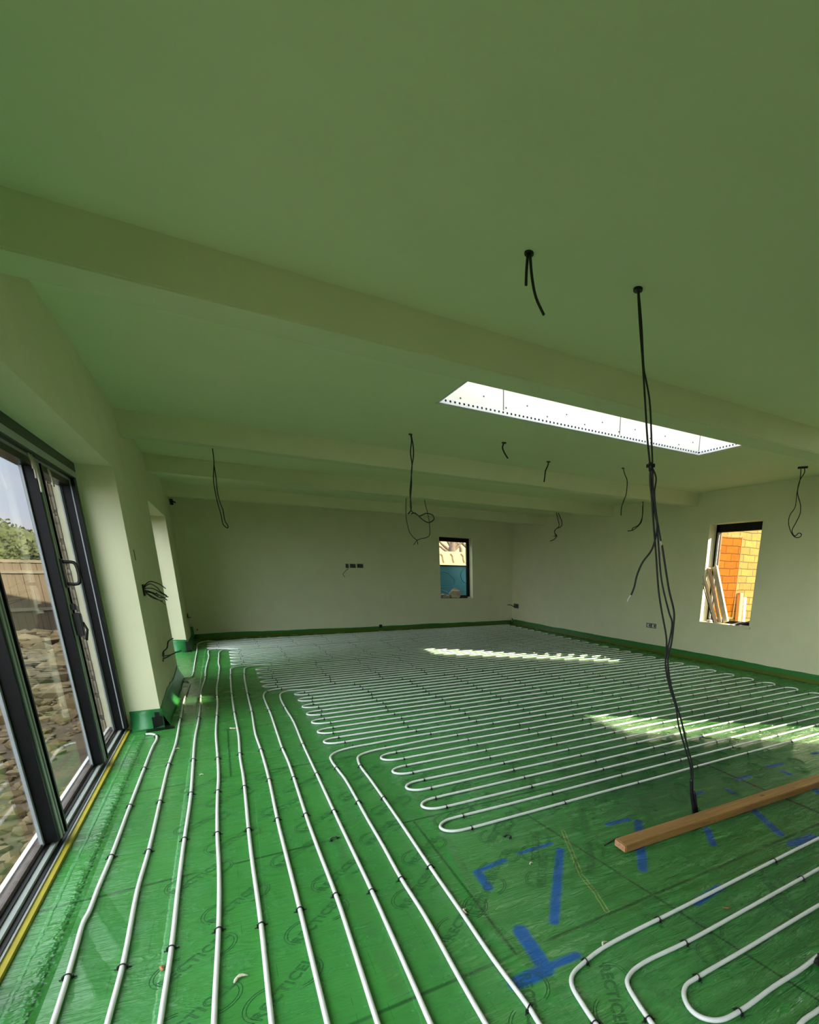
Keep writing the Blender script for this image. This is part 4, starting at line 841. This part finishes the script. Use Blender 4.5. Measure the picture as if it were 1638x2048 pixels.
# ------------------------------------------------------------------ things on the window boards
def plank(label, foot, top, w_, t_, m, name='timber_offcut', group='offcuts leaning in the right-hand window', side=Vector((1, 0, 0))):
    foot, top = Vector(foot), Vector(top); d = (top-foot); L = d.length; d.normalize(); u = (side-d*side.dot(d)).normalized(); v_ = d.cross(u)
    M = Matrix(((u.x, v_.x, d.x, foot.x), (u.y, v_.y, d.y, foot.y), (u.z, v_.z, d.z, foot.z), (0, 0, 0, 1)))
    s = MB(); s.bbox(-w_/2, w_/2, -t_/2, t_/2, 0, L, 0.003, 0, M); return tag(s.obj(name, m), label, 'timber', group)
zs = 0.662
XB = XR+0.06
plank('wide pale board leaning against the window frame, rightmost of the offcuts', hit(1452, 1244, 0, XB+0.04), hit(1430, 1133, 0, XB+0.06), 0.045, 0.085, M_tag)
plank('pale brown board leaning in the middle of the window offcuts', hit(1440, 1245, 0, XB+0.01), hit(1418, 1136, 0, XB+0.02), 0.06, 0.035, M_tag2)
plank('narrow pale board leaning at the front of the window offcuts', hit(1432, 1247, 0, XB-0.02), hit(1407, 1152, 0, XB-0.04), 0.05, 0.035, M_tag)
plank('thin dark strip leaning at the far left of the window offcuts', hit(1427, 1246, 0, XB-0.035), hit(1405, 1166, 0, XB-0.055), 0.012, 0.014, M_tape)
c = hit(1419, 1241, 0, XB-0.02); tag(MB().blob((c.x, c.y, zs+0.02), 0.035, 2, 0.5, 3, (1.1, 1.6, 0.6)).obj('crumpled_paper', M_paper), 'crumpled paper scrap on the right-hand window board', 'litter')
c = hit(1480, 1247, 0, XB); s = MB(); Mx = Matrix.Translation((c.x+0.02, c.y-0.06, zs)) @ Matrix.Rotation(0.3, 4, 'Z') @ Matrix.Rotation(-0.35, 4, 'X'); s.box(-0.06, 0.06, -0.11, 0.11, 0.03, 0.045, 0, Mx)
tag(s.obj('folded_card', M_navy), 'dark blue folded card on the right-hand window board', 'card')
c = hit(1470, 1252, 0, XR+0.01); s = MB(); Mx = Matrix.Translation((c.x+0.03, c.y+0.0, zs+0.005)) @ Matrix.Rotation(0.5, 4, 'Z') @ Matrix.Rotation(-0.3, 4, 'X'); s.prism([(-0.04, -0.1), (0.05, -0.12), (0.03, 0.1), (-0.05, 0.06)], 0.02, 0.026, Mx)
tag(s.obj('paper_sheet', M_paper), 'white paper sheet lying beside the dark card on the window board', 'paper')
def sillp(u, w_=0.07): return BW @ Vector((u, w_, WZ0+0.003))
c = sillp(5.72, 0.09); tag(MB().blob(c+Vector((0, 0, 0.11)), 0.15, 3, 0.3, 2, (1.0, 0.6, 0.85)).obj('plaster_lump', simple('dusty_lump', (0.55, 0.46, 0.34), .9, var=.2, scale=9)), 'pale dusty sack lump on the back window board', 'lump')
c = sillp(5.45, 0.08); tag(MB().blob(c+Vector((0, 0, 0.05)), 0.10, 2, 0.5, 4, (1.5, 0.6, 0.6)).obj('rag_heap', simple('dirty_rag', (0.38, 0.36, 0.27), .9, var=.5, scale=20)), 'dirty crumpled rag at the left end of the back window board', 'rag')
c = sillp(6.02, 0.09); s = MB(); s.bbox(c.x-0.17, c.x+0.12, c.y-0.03, c.y+0.03, c.z, c.z+0.05, 0.006); tag(s.obj('spirit_level', M_black), 'black bar lying on the back window board', 'bar')
c = sillp(6.10, 0.02); tag(MB().blob(c+Vector((0, 0, 0.02)), 0.04, 2, 0.4, 8, (1.3, 0.6, 0.5)).obj('crumpled_paper', M_paper), 'grey scrap at the right end of the back window board', 'litter')

# ------------------------------------------------------------------ outside, right: stone wing wall, post
struct(MB().box(7.12, 12.0, 6.25, 6.7, -0.4, 4.2).obj('wall_outside_right', M_stone), 'golden coursed stone wall seen through the right-hand window')
plank('reddish brown post standing against the golden stone wall outside', (8.30, 6.12, -0.28), (8.36, 6.22, 1.10), 0.10, 0.07, M_post, 'wooden_post', None)
plank('pale board standing beside the reddish brown post outside', (8.52, 6.14, -0.28), (8.50, 6.22, 1.02), 0.08, 0.03, M_tag, 'timber_offcut', None)
struct(MB().box(XR+T+0.001, 40, -25, 30, -0.5, -0.28).obj('ground_right', M_dirt))
struct(MB().box(-8, XR+T, 12.9, 60, -0.5, -0.28).obj('ground_back', M_dirt))

# outside, back: blue moulded panel, cream walls, tree
BP = empty('moulded_panel', BW @ Vector((6.0, 0.75, -0.3)), 'blue moulded plastic panel with rounded raised outlines outside the back window', 'panel')
pm = BW @ Matrix.Translation((0, 0.75, 0))
def ridge(pts, r=0.018): MB().tube(smooth([pm @ Vector((x, -0.004, z)) for x, z in pts], 6), r, 8).obj('raised_outline', M_blue, BP)
def bpx(x, y): q = pm.inverted() @ PL(x, y, pm @ Vector((0, 0, 0)), Vector((nb[0], nb[1], 0))); return (q.x, q.z)
ztop = bpx(908, 1133)[1]; s = MB(); s.bbox(4.2, 7.2, 0, 0.10, -0.28, ztop, 0.02, 0, pm); s.obj('panel', M_blue, BP)
ridge([bpx(*q) for q in ((870, 1146), (886, 1143), (896, 1146), (902, 1152), (909, 1159), (909, 1166), (905, 1172), (898, 1174), (870, 1174))])
ridge([bpx(942+14*math.cos(a)*1.0-6, 1151+15*math.sin(a)) for a in [2*math.pi*k/16 for k in range(17)]])
ridge([bpx(*q) for q in ((870, 1178), (884, 1181), (900, 1189), (912, 1196))]); ridge([bpx(*q) for q in ((914, 1192), (920, 1184), (934, 1174), (950, 1168))]); ridge([bpx(*q) for q in ((920, 1192), (932, 1183), (950, 1176))])
s = MB(); s.box(4.2, 7.2, -0.03, 0.13, ztop, ztop+0.035, 0, pm); o = s.obj('top_rail', M_anth, BP); o['label'] = 'dark top rail'
A_ = PL(905, 1118, (0, 24, 0), Vector((0, 1, 0)))
s = MB(); s.box(A_.x-7, A_.x+7, 24.0, 24.3, -0.4, 2.28); ow = tag(s.obj('garden_wall', M_cream), 'low cream rendered wall sunlit beyond the blue panel', 'wall')
s = MB()
for x0_ in (882, 902, 923):
    s.tube(smooth([PL(x, y, (0, 23.98, 0), Vector((0, 1, 0))) for x, y in ((x0_, 1107), (x0_+4, 1112), (x0_+5, 1119), (x0_+7, 1125))], 4), 0.045, 6)
s.obj('dark_streak', simple('grey_streak', (0.30, 0.24, 0.12), .9), ow)
struct(MB().box(A_.x-14, A_.x+14, 34, 34.4, -0.4, 9).obj('wall_far', M_cream2), 'tall pale yellow house wall far behind')
TR = empty('tree', (A_.x+0.8, 28.5, -0.3), 'bare branching tree beyond the cream wall outside the back window', 'tree'); s = MB()
tp = lambda x, y: PL(x, y, (0, 28.5, 0), Vector((0, 1, 0)))
base = tp(905, 1150); base.z = -0.3
s.tube([base, tp(905, 1110), tp(904, 1098), tp(906, 1080), tp(903, 1060), tp(905, 1020)], [.30, .26, .22, .17, .12, .05], 8)
for L in ([(904, 1102), (896, 1098), (884, 1088), (878, 1082), (866, 1076)], [(903, 1104), (893, 1102), (880, 1093), (868, 1087)], [(905, 1098), (897, 1085), (890, 1072), (880, 1055)], [(906, 1098), (912, 1088), (920, 1078), (930, 1062)], [(908, 1100), (917, 1092), (926, 1080), (938, 1072)], [(922, 1104), (921, 1095), (915, 1085), (912, 1070)], [(905, 1085), (909, 1078), (911, 1066)], [(925, 1086), (930, 1092), (934, 1098)]):
    s.tube(smooth([tp(*q) for q in L], 4), [0.11-0.08*i/(4*(len(L)-1)) for i in range(4*(len(L)-1)+1)], 6)
s.obj('trunk', M_bark, TR)

# outside, left: ground, rubble, quoins, fence, hedge, hills
GZ = -0.30
b = MB(); nx, ny = 60, 70; vs = []; fs = []
def gz(x, y):
    d = max(0, -1.0-x); return GZ-0.25*min(1, d/6)+0.10*noise.noise(Vector((x*0.6, y*0.6, 0)))*min(1, d/1.0)+0.55*math.exp(-((x+4.2)**2/3.5+(y-12.2)**2/9.0))
for j in range(ny+1):
    for i in range(nx+1):
        u = (i/nx)**1.8; x = -1.0-u*60; y = -12+82*(j/ny); vs.append((x, y, gz(x, y) if u > 0 else GZ))
for j in range(ny):
    for i in range(nx): a = j*(nx+1)+i; fs.append((a, a+nx+1, a+nx+2, a+1))
b.add(vs, fs, 0, True); struct(b.obj('ground_left', M_dirt))
def stone_mat():
    m, t, b_ = mat('rubble_stone'); oi = t.new('ShaderNodeNewGeometry'); P = t.new('ShaderNodeTexCoord').outputs['Object']
    c = t.ramp(oi.outputs['Random Per Island'], [(0, (0.055, 0.040, 0.016)), (0.35, (0.14, 0.098, 0.034)), (0.65, (0.095, 0.075, 0.034)), (1, (0.23, 0.175, 0.085))])
    c = t.mix(t.mr(t.noise(P, 18, 4), 0.35, 0.7, 0, 0.5), c, (0.16, 0.11, 0.05)); t.put(b_.inputs['Base Color'], c); b_.inputs['Roughness'].default_value = 0.9
    return m
rb = MB(); r2 = random.Random(3)
def stones(n, fx, fy, smin, smax, sub):
    for k in range(n):
        x, y = fx(), fy()
        if x > -1.12 or (x > -1.42 and y > 5.0): continue
        rr = r2.uniform(smin, smax)*(0.6 if r2.random() < .5 else 1)
        rb.blob((x, y, gz(x, y)+rr*0.25), rr, sub, 0.45, r2.random()*90, (r2.uniform(.8, 1.4), r2.uniform(.7, 1.2), r2.uniform(.45, .75)))
stones(1700, lambda: -1.0-abs(r2.gauss(0, 1.1)), lambda: r2.uniform(0.6, 9), .025, .075, 1)
stones(900, lambda: -4.0+r2.gauss(0, 2.0), lambda: r2.uniform(7.5, 15.5), .06, .20, 1)
stones(1200, lambda: r2.uniform(-9, -1.1), lambda: r2.uniform(4, 15), .04, .12, 1)
tag(rb.obj('rubble', stone_mat()), 'heap of broken golden stone rubble outside the glass door', 'rubble', None, 'stuff')
# outer stone skin with ragged quoins at the far door jamb
b = MB(); z = -0.4; k = 0
struct(MB().box(-1.055, -0.972, P0+0.05, P1, -0.4, 3.0).obj('wall_outside_left', M_quoin))
Q = empty('stone_quoins', (-1.03, P0, -0.4), 'ragged column of weathered stone quoins outside the far door jamb', 'stone quoins')
while z < 2.9:
    h = 0.14+0.09*r2.random(); w_ = 0.055+0.022*(k % 2)+0.02*r2.random()
    b.bbox(-0.973-w_, -0.973, P0-0.03, P0+0.049, z+0.006, z+h-0.006, 0.018); z += h; k += 1
b.obj('quoins', M_quoin, Q)
# fence
FP = Vector((-4.1, 16.6, 0)); fd = Vector((math.sin(1.05), math.cos(1.05), 0)).normalized()    # fence direction
def fpt(u, z): return FP+fd*u+Vector((0, 0, z))
FN = empty('garden_fence', fpt(0, -0.5), 'brown closeboard garden fence with pale rails beyond the rubble', 'fence')
fz0, fz1 = -0.55, 1.36
Mf = Matrix.Translation(FP) @ Matrix.Rotation(math.atan2(fd.y, fd.x), 4, 'Z')
s = MB(); u = -9.0
while u < 9:
    tilt = 0.012*(r2.random()-.5); s.box(u, u+0.135, -0.02-0.008*(int(u*7) % 2), 0.004, fz0, fz1+tilt, 0, Mf); u += 0.14
s.obj('boards', M_fence, FN)
for z in (1.16, 0.30, -0.35): MB().box(-9, 9, -0.075, -0.03, z-0.035, z+0.035, 0, Mf).obj('rail', M_rail, FN)
MB().box(-9, 9, -0.07, 0.06, fz1+0.01, fz1+0.075, 0, Mf).obj('capping_rail', M_rail, FN)
# hedge and hills
def leafy(name, label, c, sx, sy, sz, n, seed):
    rr = random.Random(seed); s = MB(); core = MB()
    for k in range(n):
        a = rr.random()*6.283; e_ = math.acos(rr.uniform(-.2, 1)); q = Vector((math.cos(a)*math.sin(e_)*sx, math.sin(a)*math.sin(e_)*sy, math.cos(e_)*sz))*rr.uniform(.8, 1.05)
        q *= 1+0.2*noise.noise(q*0.8+Vector((seed, 0, 0))); s_ = rr.uniform(.05, .12); d1 = Vector((rr.gauss(0, 1), rr.gauss(0, 1), rr.gauss(0, 1))).normalized(); d2 = d1.orthogonal().normalized()
        p_ = Vector(c)+q; s.add([p_-d1*s_, p_+d2*s_*.6, p_+d1*s_, p_-d2*s_*.6], [(0, 1, 2, 3)])
    r_ = empty(name, c, label, 'bush'); s.obj('foliage', M_grass, r_)
    core.blob(c, 1.0, 3, 0.25, seed, (sx*.85, sy*.85, sz*.85), 0, True); core.obj('leafy_core', M_grass, r_)
hp = lambda x, d: CAM+Vector((ray(x, 1120).x, ray(x, 1120).y, 0)).normalized()*d
q = hp(8, 26); leafy('hedge_bush', 'large rounded green bush behind the fence at far left', (q.x, q.y, 0.6), 3.0, 2.0, 1.95, 6000, 1)
q = hp(62, 27); leafy('hedge_bush', 'lower green bush behind the fence, right of the large bush', (q.x, q.y, 0.2), 2.4, 1.8, 1.75, 4500, 2)
q = hp(118, 28); leafy('hedge_bush', 'small low green bush behind the fence beside the stone quoins', (q.x, q.y, 0.0), 2.2, 1.6, 1.6, 3500, 3)
def hill(label, d, h, m, seed, w_=160):
    s = MB(); vs = []; fs = []; c = hp(60, d); f = Vector((c.x, c.y, 0)).normalized(); l = Vector((-f.y, f.x, 0)); n = 60
    for i in range(n+1):
        u = (i/n-.5)*2*w_; hh = h*(0.75+0.35*noise.noise(Vector((u*0.02, seed, 0))))
        for (dd, z) in ((-25, -6.0), (0, hh), (40, -6.0)): p_ = c+l*u+f*dd; vs.append((p_.x, p_.y, z))
    for i in range(n):
        for j in range(2): a = i*3+j; fs.append((a, a+3, a+4, a+1))
    s.add(vs, fs, 0, True); o = s.obj('distant_hill', m); tag(o, label, 'hill')
hill('pale ridge of distant fields below the sky', 240, 6.2, M_hill, 4); hill('bluish wooded ridge lower than the pale fields', 150, 3.2, M_hill2, 9)
